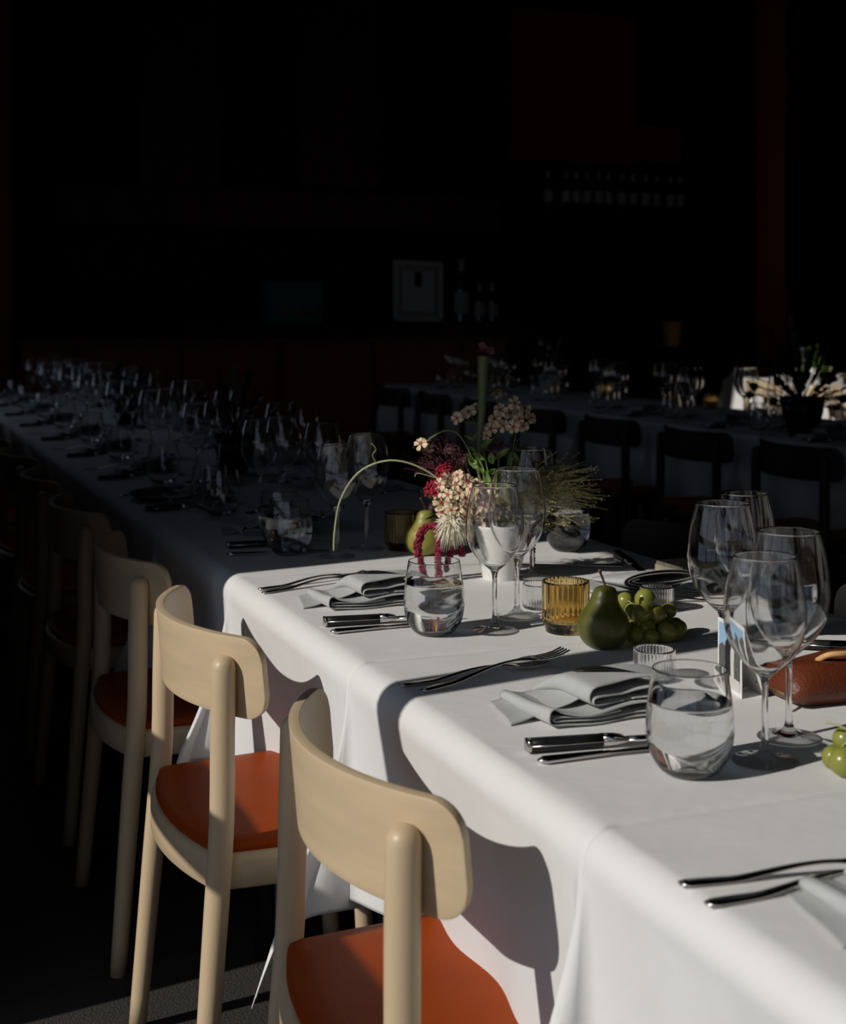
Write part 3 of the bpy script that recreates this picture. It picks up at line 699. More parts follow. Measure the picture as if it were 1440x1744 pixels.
# standing photo card
t = thing('photo_card', 'small folded photo card standing behind the near water glass', 'card')
pa, pb = T(1222, 1166), T(1269, 1196)
rz = math.atan2(pb[1]-pa[1], pb[0]-pa[0]); wd = math.hypot(pb[0]-pa[0], pb[1]-pa[1])
t.location = (pa[0], pa[1], ZT+.001); t.rotation_euler = (R(0), 0, rz)
Hc = .090; wd = max(.055, min(.075, wd))
bm = bmesh.new(); box(bm, 0, wd, 0, .0008, 0, Hc); obj('front_panel', bm, 'paper', t, smooth=False)
bm = bmesh.new(); v = [bm.verts.new(p) for p in ((0, 0.0008, Hc), (wd, .0008, Hc), (wd, .035, 0), (0, .035, 0))]; bm.faces.new(v); solid(obj('rear_panel', bm, 'paper', t, smooth=False), .0006)
def inlay(name, pts, m, d):
    bm = bmesh.new(); bm.faces.new([bm.verts.new((a*wd, -d, b_*Hc)) for a, b_ in pts]); solid(obj(name, bm, m, t, smooth=False), .0001)
inlay('printed_sky', [(.06, .55), (.94, .55), (.94, .95), (.06, .95)], 'sky_print', .0002)
inlay('printed_trees', [(.06, .12), (.94, .12), (.94, .80), (.80, .84), (.66, .74), (.5, .8), (.35, .62), (.2, .66), (.06, .60)], 'tree_print', .0004)
inlay('printed_ground', [(.06, .06), (.94, .06), (.94, .22), (.06, .26)], 'light_print', .0006)
inlay('printed_dark_figure', [(.34, .12), (.40, .12), (.42, .4), (.46, .12), (.52, .12), (.52, .5), (.56, .66), (.50, .74), (.49, .82), (.43, .83), (.41, .75), (.34, .68), (.33, .45)], 'dark_print', .0008)
inlay('printed_pale_figure', [(.58, .12), (.72, .12), (.70, .4), (.72, .62), (.67, .70), (.66, .77), (.61, .77), (.60, .68), (.56, .6)], 'light_print', .0008)
# beige board
x, y = T(1180, 990); t = thing('wooden_block', 'beige rough-textured block behind the rolled napkin by the rear glasses', 'block', (x, y, ZT), R(2))
bm = bmesh.new(); box(bm, -.045, .085, -.03, .06, .001, .027); o = obj('block_body', bm, 'block', t, smooth=False, auto=.002)
bm = bmesh.new(); box(bm, -.043, .083, -.028, .058, .027, .033); o = obj('top_layer', bm, 'block', t, smooth=False, auto=.001)

# ------------------------------------------------------------------ flowers
FX, FY = T(852, 985)
FD = depth_of(FX, FY)
t = thing('flower_vase', 'white ceramic footed vase holding the sunlit flower arrangement', 'vase', (FX, FY, ZT))
bm = bmesh.new()
pr = catmull([(0, .001, 0), (.030, 0, 0), (.034, .003, 0), (.036, .012, 0), (.042, .035, 0), (.051, .065, 0), (.056, .088, 0), (.0575, .100, 0), (.0545, .100, 0), (.051, .080, 0), (.042, .045, 0), (.030, .015, 0), (0, .010, 0)], 4)
lathe(bm, [(max(0, p.x), max(0, p.y)) for p in pr], 40); bmesh.ops.remove_doubles(bm, verts=bm.verts, dist=1e-6); obj('bowl', bm, 'ceramic', t)
RIM = Vector((FX, FY, ZT+.085))
def F(px, py, dd=0.0): return at(px, py, FD+dd)
def stemobj(name, pts, r, parent, m='stem', n=5): 
    bm = bmesh.new(); tube(bm, catmull(pts, n), r, 6); return obj(name, bm, m, parent)
def frame_dir(d):
    d = d.normalized(); a = d.cross(Vector((0, 0, 1)))
    if a.length < .01: a = Vector((1, 0, 0))
    a.normalize(); return a, d.cross(a), d
def blossom_mesh(bm, bm2, c, d, r, rnd):
    a, b_, n = frame_dir(d); ph = rnd.uniform(0, 2)
    for k in range(5):
        th = ph+2*PI*k/5; u = a*math.cos(th)+b_*math.sin(th); w_ = n.cross(u)
        kl = rnd.uniform(.85, 1.12); kw = rnd.uniform(.85, 1.1); dr = rnd.uniform(-.22, .14)   # every petal a little different
        def P(rr, ww, h): return bm.verts.new(c+u*(rr*r*kl)+w_*(ww*r*kw)+n*((h+dr*rr*rr)*r))
        v = [P(.05, 0, 0), P(.35, .20, .06), P(.74, .41, .16), P(1.0, .24, .02), P(.93, 0, -.06), P(1.02, -.22, .0), P(.74, -.41, .05), P(.35, -.20, .06), P(.6, 0, .0)]
        for i in range(7): bm.faces.new((v[8], v[i], v[i+1]))
        bm.faces.new((v[8], v[7], v[0]))
    for k in range(5):
        th = ph+2*PI*k/5; u = a*math.cos(th)+b_*math.sin(th); w_ = n.cross(u)
        bm2.faces.new([bm2.verts.new(c+u*(x_*r)+w_*(y_*r)+n*(.15*r)) for x_, y_ in ((0, 0), (.14, .08), (.36, 0), (.14, -.08))])
def phlox(label, spots, stem_pts, seed, r=.0145):
    t = thing('phlox_stem', label, 'flowers', RIM)
    rnd = random.Random(seed)
    stemobj('stem', [Vector(p)-RIM for p in stem_pts], .0016, t)
    tip = Vector(stem_pts[-1])
    for (px, py, dd) in spots:
        c = F(px, py, dd); bm = bmesh.new(); bm2 = bmesh.new()
        d = (Vector(CAM)-c).normalized()*.8+Vector((rnd.uniform(-.8, .8), rnd.uniform(-.6, .6), rnd.uniform(-.4, .8)))+(c-tip).normalized()*.5
        blossom_mesh(bm, bm2, c-RIM, d, r*rnd.uniform(.8, 1.15), rnd)
        o = obj('blossom', bm, 'petal', t, smooth=False); solid(o, .0004)
        e = obj('red_eye', bm2, 'eye', o, smooth=False); solid(e, .0003)
        bm = bmesh.new(); tube(bm, [tip-RIM, (tip+c)/2-RIM+Vector((0, 0, -.004)), c-RIM], .0006, 5); obj('flower_stalk', bm, 'stem', t)
    return t
def scatter(cx, cy_, rx, ry, n, seed, dd=0):
    rnd = random.Random(seed); out = []; tries = 0
    while len(out) < n and tries < 4000:
        tries += 1
        a = rnd.uniform(0, 2*PI); q = math.sqrt(rnd.random()); p = (cx+rx*q*math.cos(a), cy_+ry*q*math.sin(a))
        if all(math.hypot(p[0]-o[0], p[1]-o[1]) > 15 for o in out): out.append((p[0], p[1], dd+.02*q*q+rnd.uniform(-.010, .010)-.02))
    return out
phlox('large cluster of cream red-eyed flowers low beside the near wine glasses', scatter(780, 842, 36, 36, 15, 1, -.035)+[(752, 872, -.04), (768, 868, -.05), (768, 820, -.03), (785, 815, -.02)], [RIM, F(800, 900, -.02), F(790, 850, .0)], 1)
phlox('cream red-eyed flower cluster seen through the wine glass', scatter(815, 860, 34, 36, 12, 2, -.025), [RIM, F(830, 900, 0), F(818, 860, .02)], 2)
phlox('cream flower cluster high right of the green pitcher stem', scatter(872, 710, 34, 24, 15, 3, .0), [RIM, F(868, 800, .0), F(880, 730, .02)], 3)
phlox('few cream flowers left of the tall green pitcher stem', [(778, 712, -.01), (798, 702, 0), (788, 706, .01), (810, 694, .02)], [RIM, F(830, 800, 0), F(812, 720, .01)], 4)
phlox('single cream red-eyed flower pair at the arrangement left tip', [(716, 755, -.01), (730, 764, 0)], [RIM, F(812, 800, -.01), F(785, 745, -.01), F(760, 733, 0), F(735, 745, 0), F(728, 752, 0)], 5, .0125)
phlox('dim cream flowers at the top behind the pitcher stem', [(845, 672, .02), (856, 668, .03), (835, 730, 0), (828, 742, 0)], [RIM, F(850, 800, .02), F(846, 690, .03)], 6, .012)
# tall pitcher plant
t = thing('pitcher_plant', 'tall green pitcher plant tube with burgundy hood, highest in the arrangement', 'flower', RIM)
pts = [RIM, F(820, 850, .0), F(816, 760, .0), F(820, 700, .0), F(822, 640, 0), F(823, 606, 0)]
bm = bmesh.new(); cc = catmull([p-RIM for p in pts], 8); n = len(cc)
rr = [.003+.0085*max(0, (i/n-.3)/.7)**.8 for i in range(n)]
tube(bm, cc, rr, 14, cap=False); obj('tube', bm, 'pitcher', t)
top = F(823, 606, 0)-RIM
bm = bmesh.new(); sheet(bm, [[top+Vector((math.cos(a)*.0125*q*1.3+.004*q, math.sin(a)*.012*q, .004+.020*q*abs(math.sin(a*.5))+.003*math.sin(a*5))) for a in [2*PI*i/24 for i in range(25)]] for q in (.2, .5, .8, 1.1)]); obj('hood', bm, 'hood', t); solid(t.children[-1], .0008)
bm = bmesh.new(); rnd = random.Random(4)
for i in range(60):
    a = rnd.uniform(0, 6.28); q = rnd.uniform(.2, 1); p = top+Vector((.016*q*math.cos(a)+.003, .012*math.sin(a)*q, .022+rnd.uniform(-.016, .012))); tube(bm, [p, p+Vector((rnd.uniform(-.008, .008), rnd.uniform(-.006, .006), rnd.uniform(-.003, .008)))], .0005, 4)
o = obj('hood_fringe', bm, 'hood', t); tag(o, kind='stuff')
# cream spider dahlia
def spider(label, c, r, n, m, seed, drop=0.35):
    t = thing('spider_flower', label, 'flower', c); rnd = random.Random(seed); bm = bmesh.new()
    for i in range(n):
        z = rnd.uniform(-1, 1); a = rnd.uniform(0, 6.28); q = math.sqrt(1-z*z); d = Vector((q*math.cos(a), q*math.sin(a), z))
        L = r*rnd.uniform(.8, 1.1); p1 = d*L*.6; p2 = d*L-Vector((0, 0, drop*L*rnd.uniform(.3, 1)))
        tube(bm, [d*L*.1, p1, p2], [.0011, .0011, .0003], 4)
    ball(bm, (0, 0, 0), r*.45, 2); tag(obj('petal_mass', bm, m, t), kind='stuff')
    stemobj('stem', [Vector((0, 0, 0)), (RIM-c)*.5+Vector((0, 0, .01)), RIM-c], .0018, t)
    return t
spider('cream spiky flower hanging over the vase rim above the amaranth', F(770, 893, -.04), .033, 420, 'dahlia', 5, .6)
t = thing('spider_flower_droop', 'x', 'flower') if False else None
def fuzzy(label, c, r, n, m, seed, name='scabiosa'):
    t = thing(name, label, 'flower', c); rnd = random.Random(seed); bm = bmesh.new()
    ball(bm, (0, 0, 0), r*.55, 2, jit=.3)
    for i in range(n):
        z = rnd.uniform(-.6, 1); a = rnd.uniform(0, 6.28); q = math.sqrt(1-z*z); d = Vector((q*math.cos(a), q*math.sin(a), z))
        p = d*r*rnd.uniform(.7, 1.05); ball(bm, p, r*.11, 1)
    tag(obj('floret_mass', bm, m, t), kind='stuff')
    stemobj('stem', [Vector((0, 0, 0)), (RIM-c)*.5+Vector((0, 0, -.008)), RIM-c], .0013, t); return t
fuzzy('dusky purple flower head left of the pitcher stem, upper', F(768, 768, .01), .016, 70, 'purple', 1)
fuzzy('dusky purple flower head left of the pitcher stem, lower', F(790, 785, .0), .014, 60, 'purple', 2)
fuzzy('dark purple flower behind the green leaves at centre', F(848, 765, .02), .020, 90, 'purple', 3)
fuzzy('small dusky purple bud below the crimson flower at left', F(735, 865, .0), .009, 40, 'purple', 4)
fuzzy('small pinkish flower over the round shaded water glass', F(958, 888, .01), .014, 50, 'petal', 6)
fuzzy('crimson tufted flower at left, upper one', F(757, 806, -.005), .019, 160, 'celosia', 7, 'celosia')
fuzzy('crimson tufted flower at left edge, middle one', F(740, 836, -.015), .020, 160, 'celosia', 8, 'celosia')
fuzzy('small crimson tuft low left beside the cream flowers', F(752, 850, -.01), .013, 90, 'celosia', 9, 'celosia')
# amaranth strands
def strand(label, pts, r, seed):
    t = thing('amaranth_tassel', label, 'flower', pts[0]); rnd = random.Random(seed); bm = bmesh.new()
    c = catmull([p-pts[0] for p in pts], 12); tube(bm, c, r*.6, 6)
    for p in c:
        for k in range(7):
            a = rnd.uniform(0, 6.28); q = r*rnd.uniform(.5, 1); ball(bm, (p.x+q*math.cos(a), p.y+q*math.sin(a), p.z+rnd.uniform(-.003, .003)), r*.42, 1)
    tag(obj('bead_mass', bm, 'amaranth', t), kind='stuff')
    stemobj('stem', [Vector((0, 0, 0)), (RIM-pts[0])*.5+Vector((0, 0, .02)), RIM-pts[0]], .0013, t); return t
strand('crimson amaranth tassel, leftmost, arching down beside the pear', [F(745, 893, -.03), F(722, 900, -.03), F(712, 925, -.03), F(713, 960, -.03), F(718, 985, -.03)], .0075, 1)
strand('crimson amaranth tassel hanging second from left', [F(745, 893, -.035), F(748, 915, -.035), F(747, 950, -.035), F(749, 980, -.035)], .0075, 2)
strand('crimson amaranth tassel hanging close to the vase', [F(762, 900, -.02), F(770, 920, -.02), F(766, 950, -.02), F(764, 972, -.02)], .0065, 3)
strand('short crimson amaranth tassel beside the cream spiky flower', [F(780, 905, -.01), F(783, 930, -.01), F(786, 945, -.01)], .006, 4)
strand('dark burgundy tassel hanging right of the vase', [F(900, 885, .02), F(908, 910, .02), F(907, 940, .02), F(906, 968, .02)], .0045, 5)
# arching pale stem to the left
t = thing('arching_stem', 'thin pale green stem arching left from the flowers down to the cloth', 'stem', RIM)
pts = [F(770, 850, -.02), F(745, 815, -.02), F(700, 790, -.02), F(655, 785, -.02), F(610, 805, -.01), F(580, 850, 0), F(570, 900, 0), F(568, 938, 0)]
stemobj('stem', [RIM-RIM]+[p-RIM for p in pts], .0017, t, 'palestem')
stemobj('tendril', [F(745, 815, -.02)-RIM, F(712, 806, -.02)-RIM, F(706, 812, -.02)-RIM], .0007, t, 'palestem')
stemobj('tendril', [F(640, 788, -.02)-RIM, F(634, 775, -.02)-RIM, F(640, 765, -.02)-RIM, F(632, 755, -.02)-RIM], .0006, t, 'palestem')
# leaves
def leaves(label, specs, m='leaf'):
    t = thing('leafy_sprig', label, 'foliage', RIM)
    for (p0, p1, wd) in specs:
        a = F(*p0)-RIM; b_ = F(*p1)-RIM; d = b_-a; s = d.cross(Vector((.37, .93, 0))).normalized()
        bm = bmesh.new(); sheet(bm, [[a+d*u+s*(wd*math.sin(PI*u**.8)*q)+Vector((-.37, -.93, 0))*(.003*abs(q)-.006*math.sin(PI*u)) for q in (-1, -.5, 0, .5, 1)] for u in [i/8 for i in range(9)]])
        o = obj('leaf', bm, m, t); solid(o, .0005)
    a = F(*specs[0][0])-RIM; stemobj('stem', [Vector((0, 0, 0)), a*.5, a], .0013, t); return t
leaves('light green leaves and buds at the centre of the arrangement', [((826, 812, -.03), (806, 765, -.03), .004), ((812, 800, -.03), (795, 772, -.03), .006), ((815, 765, -.02), (842, 745, -.02), .004), ((838, 790, -.03), (835, 770, -.04), .007), ((842, 782, -.03), (868, 762, -.03), .005),
        ((805, 772, -.03), (826, 784, -.03), .005), ((812, 790, -.03), (798, 782, -.03), .005), ((824, 800, -.05), (836, 838, -.06), .007), ((830, 806, -.03), (852, 800, -.03), .005), ((795, 760, -.02), (812, 770, -.02), .003), ((806, 750, -.02), (790, 742, -.02), .003), ((800, 755, -.02), (812, 738, -.02), .003)])
leaves('long green leaf and stalks right of centre', [((868, 795, 0), (880, 755, 0), .002), ((900, 800, .02), (968, 795, .03), .004), ((862, 800, 0), (872, 765, 0), .003), ((890, 800, .01), (902, 775, .01), .002), ((870, 770, 0), (885, 790, -.01), .006)])
leaves('dark green leaves low at the left of the arrangement', [((760, 835, -.01), (738, 812, -.01), .007), ((745, 850, -.02), (716, 836, -.02), .006), ((742, 868, -.02), (745, 850, -.02), .006), ((765, 870, -.01), (722, 885, -.03), .003)], 'darkleaf')
# airy grass plume
def grass(label, n, root, fan, seed, m='grass', parentloc=RIM):
    t = thing('grass_plume', label, 'grass', parentloc); rnd = random.Random(seed); bm = bmesh.new(); bs = bmesh.new()
    for i in range(n):
        px, py, dd = fan(rnd); tip = F(px, py, dd)-parentloc; rt = F(*root)-parentloc+Vector((rnd.uniform(-.006, .006), rnd.uniform(-.006, .006), rnd.uniform(-.01, .01)))
        mid = rt.lerp(tip, .5)+Vector((0, 0, .012*rnd.uniform(.2, 1.4))); pl = catmull([rt, mid, tip], 4)
        tube(bm, pl, .00042, 3, cap=False)
        for k in range(3):
            q = pl[rnd.randint(4, 7)]; e = q+(tip-rt).normalized()*rnd.uniform(.006, .02)+Vector((rnd.uniform(-.008, .008), rnd.uniform(-.008, .008), rnd.uniform(-.009, .009)))
            tube(bm, [q, e], .0003, 3, cap=False); ball(bs, e, .0012, 1)
    tag(obj('grass_blades', bm, m, t), kind='stuff'); tag(obj('seed_heads', bs, 'seed' if m == 'grass' else 'purple', t), kind='stuff')
    stemobj('stem', [Vector((0, 0, 0)), F(*root)-parentloc], .0015, t, 'grass')
def fanR(r):
    a = r.gauss(-8, 17); a = R(max(-58, min(48, a))); L = r.uniform(45, 165)*(1-.35*abs(a)); return 872+L*math.cos(a)+10, 848+L*math.sin(a), r.uniform(-.04, .05)
grass('airy green grass plume fanning out to the right of the flowers', 150, (868, 850, .0), fanR, 11)
def fanB(r): return r.gauss(880, 26), r.gauss(850, 28), r.uniform(-.03, .03)
grass('dense fine green grass tuft behind the taller sunlit wine glass', 330, (862, 885, 0), fanB, 12)
def fanL(r):
    a = R(r.uniform(195, 265)); L = r.uniform(30, 110); return 790+L*math.cos(a), 830+L*math.sin(a), r.uniform(-.02, .04)
grass('sparse dark grass spray at the upper left of the flowers', 90, (800, 840, .0), fanL, 13, 'hood')

# ------------------------------------------------------------------ dim place settings further down the long table
nap_s = nap0
side_word = {0: 'window', 1: 'aisle'}
wine_far = wine_glass('x', 0.232, 1.0, 24); wat_far = water_glass('x', 0.0, 24); wat_fill = None
for o_ in (wine_far, wat_far): o_['_proto'] = 1
def setting(k, side, x0row=0.0, group_word='long table', what='full', yoff=0.0):
    """one place setting, copies of the near ones"""
    rnd = random.Random(k*7+side+int(x0row*10)); yb = k*0.69+yoff
    def pos(x, y):
        if side: x, y = 0.87-x, 2*0.387-y+.1
        return (x0row+x+rnd.uniform(-.006, .006), yb+y+rnd.uniform(-.01, .01), ZT+.0008)
    r0 = PI*side
    where = 'on the %s, %s place, %s side' % (group_word, ordn[min(9, max(0, k-2))], side_word[side])
    g = ' on the dim tables'
    dup(wine_far, pos(.285, .11), r0, 'dim wine glass %s' % where, 'wine glasses'+g)
    dup(wine_far, pos(.36, .18), r0, 'dim second wine glass %s' % where, 'wine glasses'+g)
    dup(wat_far, pos(.185, .10), r0, 'dim empty water glass %s' % where, 'water glasses'+g)
    if what == 'full':
        x_, y_, z_ = pos(.10, .387); dup(nap_s, (x_+(.0 if not side else 0), y_, z_), r0, 'dark folded napkin %s' % where, 'napkins'+g)
        dup(sk0, pos(.13, .24), r0, 'dark knife %s' % where, 'knives'+g)
        dup(fork0, pos(.13, .56), r0, 'dark fork %s' % where, 'forks'+g)
for k in range(2, 11):
    if k > 2: setting(k, 0, word if False else 0.0)
    else:
        x_, y_ = T(480, 912); dup(nap0, (x_-.09, y_+.08, ZT+.0006), 0, 'black-looking folded napkin in shade behind the dim water glasses', 'napkins on the dim tables')
    if k > 2: setting(k, 1)
for k in range(3, 11): setting(k, 0, 2.69, 'second row', 'full' if k < 7 else 'lite', 0.2)
for k in range(4, 11): setting(k, 1, 2.69, 'second row', 'lite', 0.2)
for k in range(7, 11): setting(k, 0, 5.42, 'far sunlit row', 'lite', 0.2)
# the prototypes themselves take a place
wine_far.location = (0.40, 2.05, ZT); tag(wine_far, 'dim wine glass by itself behind the flowers on the long table', 'wine glass', 'wine glasses on the dim tables'); del wine_far['_proto']
wat_far.location = (*T(357, 868), ZT); tag(wat_far, 'dim empty water glass on the dark left table before the black dish', 'glass', 'water glasses on the dim tables'); del wat_far['_proto']
# black dish
bm = bmesh.new(); lathe(bm, [(0, .001), (.06, .001), (.10, .006), (.125, .018), (.123, .020), (.098, .009), (.06, .005), (0, .005)], 48)
o = obj('black_dish', bm, 'stoneware'); o.location = (*T(300, 850), ZT); tag(o, 'shallow black dish on the dark left stretch of the long table', 'dish')
# dim flower arrangements: vase with bouquet
def bouquet(label, vlabel, loc, s, seed, m1='darkleaf', m2='hood', n=26, vase='ceramic'):
    v = thing('flower_vase', vlabel, 'vase', loc)
    bm = bmesh.new(); pr = [(0, 0), (.032, 0), (.038, .02), (.05, .06), (.056, .10), (.052, .10), (.045, .06), (.03, .015), (0, .012)]
    lathe(bm, [(a*s, b_*s) for a, b_ in pr], 24); obj('bowl', bm, vase, v)
    t = thing('bouquet', label, 'flowers', (loc[0], loc[1], loc[2]+.08*s)); rnd = random.Random(seed)
    for i in range(n):
        z = rnd.uniform(-.2, 1); a = rnd.uniform(0, 6.28); q = math.sqrt(max(0, 1-z*z)); d = Vector((q*math.cos(a)*.8, q*math.sin(a)*.8, z))*s*rnd.uniform(.10, .19)
        if d.z < -.01: d.z = -.01
        bm = bmesh.new(); tube(bm, catmull([(0, 0, 0), d*.5+Vector((0, 0, .02)), d], 3), .0018, 5)
        side = d.cross(Vector((0, 0, 1))).normalized() if d.cross(Vector((0, 0, 1))).length > .001 else Vector((1, 0, 0))
        for q_ in (.5, .75, 1):
            c = d*q_; sheet(bm, [[c+side*(.012*s*math.sin(PI*u)*w_)+d.normalized()*(.045*s*u)+Vector((0, 0, .01*math.sin(PI*u))) for w_ in (-1, 0, 1)] for u in (0, .3, .6, 1)])
        obj('leafy_stalk', bm, m1, t)
        if i % 3 == 0:
            bm = bmesh.new(); bm2 = bmesh.new()
            ball(bm, d*1.06, .013*s, 1, jit=.4); bm2.free(); obj('flower_head', bm, m2, t)
    return t
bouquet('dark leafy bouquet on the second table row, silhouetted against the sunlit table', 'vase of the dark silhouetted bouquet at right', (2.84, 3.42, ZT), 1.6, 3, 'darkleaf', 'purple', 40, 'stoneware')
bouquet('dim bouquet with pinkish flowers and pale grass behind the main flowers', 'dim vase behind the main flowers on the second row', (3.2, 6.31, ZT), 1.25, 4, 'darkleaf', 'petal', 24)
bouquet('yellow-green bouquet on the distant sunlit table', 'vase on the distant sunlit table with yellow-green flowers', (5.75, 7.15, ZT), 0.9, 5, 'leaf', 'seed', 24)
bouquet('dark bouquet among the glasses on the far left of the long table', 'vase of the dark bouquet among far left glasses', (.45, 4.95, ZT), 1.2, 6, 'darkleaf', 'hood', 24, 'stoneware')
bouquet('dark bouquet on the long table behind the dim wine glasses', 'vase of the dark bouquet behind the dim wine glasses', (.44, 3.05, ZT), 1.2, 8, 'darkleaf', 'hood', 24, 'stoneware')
# napkins and candles catching light on the far rows
for i, (px, py, lab) in enumerate(((1028, 668, 'amber candle holder glowing dimly on the second row, left'), (1020+190, 672, 'amber candle holder on the second row near the white triangle'), (1428, 640, 'amber candle holder on the distant sunlit table'))):
    x, y = ((3.45, 6.10), (3.45, 4.98), (5.62, 6.45))[i]; dup(am, (x, y, ZT), 0, lab, 'amber candle holders on far tables')
bm = bmesh.new(); v = [bm.verts.new(p) for p in ((-.035, -.03, 0), (.035, -.03, 0), (.035, .035, 0), (-.035, .035, 0), (0, 0, .085))]
for f in ((0, 1, 4), (1, 2, 4), (2, 3, 4), (3, 0, 4), (0, 3, 2, 1)): bm.faces.new([v[i] for i in f])
o = obj('cone_napkin', bm, 'paper', smooth=False); p = at(1152, 655, 9.6); o.location = (5.47, 7.70, ZT); tag(o, 'small white pointed napkin standing on the distant table', 'napkin')

# ------------------------------------------------------------------ bar and shelves
t = thing('bar_counter', 'low red-brown wooden bar counter in the dark behind the long table', 'counter', (0, 0, 0))
x0, x1, _, _ = wallrect(38, 862, 578, 700, 9.4)
bm = bmesh.new(); box(bm, x0, x1, 9.42, 9.9, 0, 1.0); obj('front_panel', bm, 'barwood', t, smooth=False)
bm = bmesh.new(); box(bm, x0-.03, x1+.03, 9.36, 9.96, 1.0, 1.045); obj('counter_top', bm, 'panel', t, smooth=False)
for i in range(5):
    xx = x0+(x1-x0)*(i+.5)/5; bm = bmesh.new(); box(bm, xx-.012, xx+.012, 9.405, 9.42, .05, 1.0); obj('vertical_batten', bm, 'panel', t, smooth=False)
xa, xb, _, _ = wallrect(300, 900, 0, 100, 10.7)
t = thing('back_bar_cabinet', 'dark cabinet along the rear wall carrying the frame and bottles', 'cabinet')
bm = bmesh.new(); box(bm, xa, xb, 10.5, 11.0, 0, 1.12); obj('cabinet_body', bm, 'panel', t, smooth=False)
bm = bmesh.new(); box(bm, xa-.02, xb+.02, 10.46, 11.02, 1.12, 1.15); obj('cabinet_top', bm, 'panel', t, smooth=False)
ZB = 1.15
def on_bar(px, yb=10.62):
    a, _, _, _ = wallrect(px, px+1, 0, 1, yb); return a
# leaning framed picture
x0, x1 = on_bar(677), on_bar(760)
t = thing('picture_frame', 'white framed picture leaning on the dark back bar, tilted slightly', 'picture', ((x0+x1)/2, 10.72, ZB+.003), R(-3))
t.rotation_euler = (R(-6), R(2), R(-3))
wf, hf = (x1-x0)/2, .56
bm = bmesh.new(); box(bm, -wf, wf, 0, .02, 0, hf); obj('backing', bm, 'label', t, smooth=False)
bm = bmesh.new()
for q in ((-wf, -wf+.035, 0, hf), (wf-.035, wf, 0, hf), (-wf, wf, 0, .035), (-wf, wf, hf-.035, hf)): box(bm, q[0], q[1], -.015, .001, q[2], q[3])
obj('frame', bm, 'paper', t, smooth=False)
bm = bmesh.new(); box(bm, -wf+.07, wf-.07, -.003, .001, .08, hf-.08); obj('mat_board', bm, 'paper', t, smooth=False)
bm = bmesh.new()
for q in ((-wf+.07, -wf+.076, .08, hf-.08), (wf-.076, wf-.07, .08, hf-.08), (-wf+.07, wf-.07, .08, .086), (-wf+.07, wf-.07, hf-.086, hf-.08)): box(bm, q[0], q[1], -.006, .0, q[2], q[3])
obj('dark_border', bm, 'blackcard', t, smooth=False)
bm = bmesh.new(); box(bm, -.035, .035, -.005, 0, hf-.24, hf-.10); obj('dark_print', bm, 'blackcard', t, smooth=False)
def bottle(label, group, H=.31, r=.038):
    t = thing('wine_bottle', label, 'bottle', group=group)
    bm = bmesh.new(); pr = catmull([(0, .002, 0), (r*.9, 0, 0), (r, .01, 0), (r, H*.3, 0), (r, H*.58, 0), (r*.85, H*.66, 0), (r*.4, H*.75, 0), (r*.36, H*.9, 0), (r*.40, H*.97, 0), (r*.38, H, 0), (0, H, 0)], 3)
    lathe(bm, [(max(0, p.x), max(0, p.y)) for p in pr], 20); obj('bottle_body', bm, 'bottle', t)
    bm = bmesh.new(); lathe(bm, [(r+.0006, H*.14), (r+.001, H*.15), (r+.001, H*.46), (r+.0006, H*.47)], 20); obj('label_band', bm, 'label', t)
    bm = bmesh.new(); lathe(bm, [(r*.41, H*.80), (r*.42, H*.98), (r*.40, H*1.005), (0, H*1.008)], 14); obj('capsule', bm, 'label', t)
    return t
b1 = bottle('tall dark bottle with pale label just right of the picture frame', 'bottles on the back bar', .58, .07); b1.location = (on_bar(788), 10.65, ZB)
b2 = bottle('dark bottle with pale label, second right of the picture frame', 'bottles on the back bar', .36, .055); b2.location = (on_bar(819), 10.65, ZB)
dup(b2, (on_bar(843), 10.68, ZB), 0, 'dim bottle, rightmost on the back bar', 'bottles on the back bar')
# teal box
x0, x1 = on_bar(456), on_bar(550)
t = thing('teal_box', 'dark teal box with three orange spots on the back bar', 'box', ((x0+x1)/2, 10.7, ZB))
bm = bmesh.new(); box(bm, -(x1-x0)/2, (x1-x0)/2, -.08, .08, 0, .36); obj('box_body', bm, 'teal', t, smooth=False)
for q in (-.12, .02, .17):
    bm = bmesh.new(); ball(bm, (q, -.085, .10), .03, 2, (1, .3, 1.2)); obj('orange_spot', bm, 'orange', t)
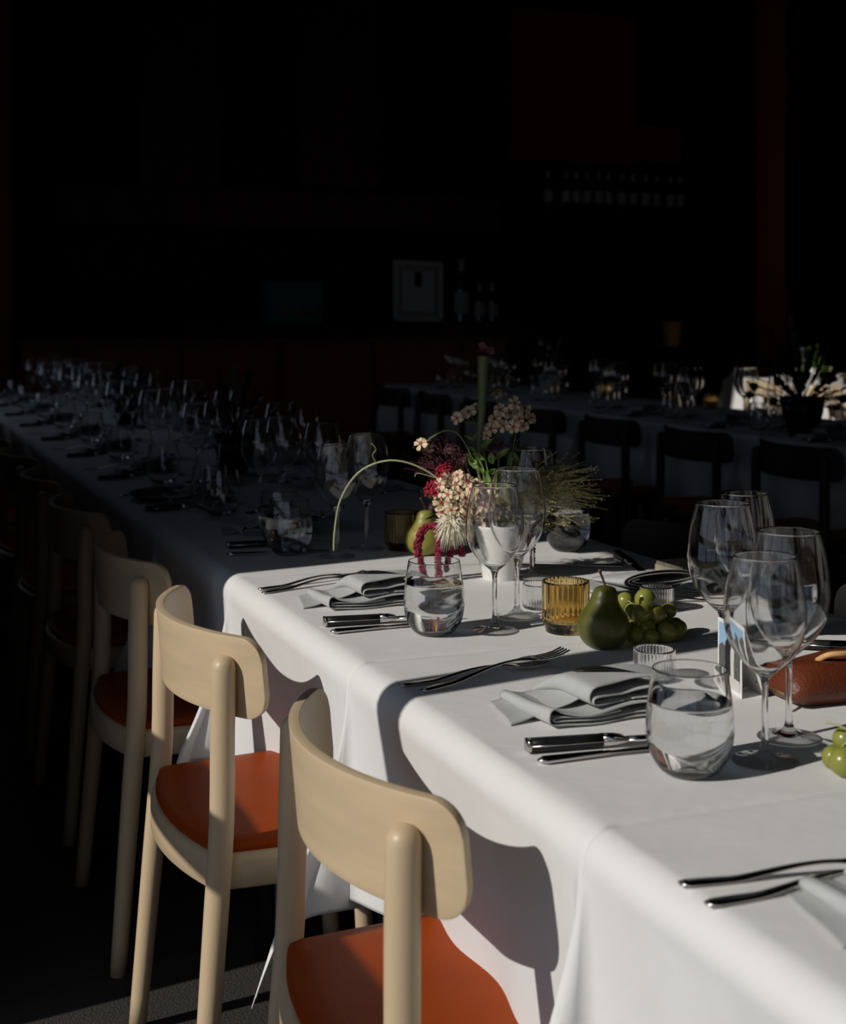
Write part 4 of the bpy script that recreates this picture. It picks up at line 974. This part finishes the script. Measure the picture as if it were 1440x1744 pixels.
# wall shelf with bottles
xa, xb, _, _ = wallrect(905, 1175, 0, 1, 10.95)
zs = CAM[2]+(530-345)*13.0/2400
t = thing('wall_shelf', 'dark wall shelf carrying the row of pale-labelled bottles', 'shelf', (0, 0, 0))
bm = bmesh.new(); box(bm, xa, xb, 10.75, 11.2, zs-.04, zs); obj('shelf_board', bm, 'panel', t, smooth=False)
for q in (xa+.1, xb-.14):
    bm = bmesh.new(); box(bm, q, q+.04, 10.85, 11.2, zs-.25, zs-.04); obj('bracket', bm, 'panel', t, smooth=False)
bs = bottle('wine bottle at the left end of the high wall shelf', 'bottles on the high wall shelf', .35, .045)
pxs = [932, 962, 980, 998, 1018, 1034, 1057, 1076, 1098, 1116, 1140, 1156]
for i, px in enumerate(pxs):
    xx, _, _, _ = wallrect(px, px+1, 0, 1, 10.95)
    if i == 0: bs.location = (xx, 10.93, zs)
    else: dup(bs, (xx, 10.93, zs), 0, 'pale-labelled wine bottle on the high wall shelf, %s from its left end' % (ordn[i] if i < 10 else ['eleventh', 'twelfth'][i-10]), 'bottles on the high wall shelf')
# amber lamp on a slim stand in the dark at right
p = at(1144, 590, 11.3)
t = thing('floor_lamp', 'slim lamp with unlit amber shade in the dark right background', 'lamp', (p.x, p.y, 0))
bm = bmesh.new(); lathe(bm, [(0, 0), (.13, 0), (.13, .015), (.012, .03), (.01, .1)], 24); obj('lamp_base', bm, 'metal_dark', t)
bm = bmesh.new(); tube(bm, [(0, 0, .03), (0, 0, p.z+.02)], .01, 10); obj('pole', bm, 'metal_dark', t)
bm = bmesh.new(); lathe(bm, [(.055, p.z), (.080, p.z+.20), (.078, p.z+.20), (.053, p.z)], 28); obj('lamp_shade', bm, 'lampshade', t)

# sunlight bends through the glassware onto cloth
for o in GL:
    o.cycles.is_caustics_caster = True
for o in cl[:3]: o.cycles.is_caustics_receiver = True
for o in list(COL.objects):
    if o.type == 'MESH' and o.data.name.split('.')[0] in ('stem_and_foot', 'water', 'bowl', 'glass_wall'): o.cycles.is_caustics_caster = True
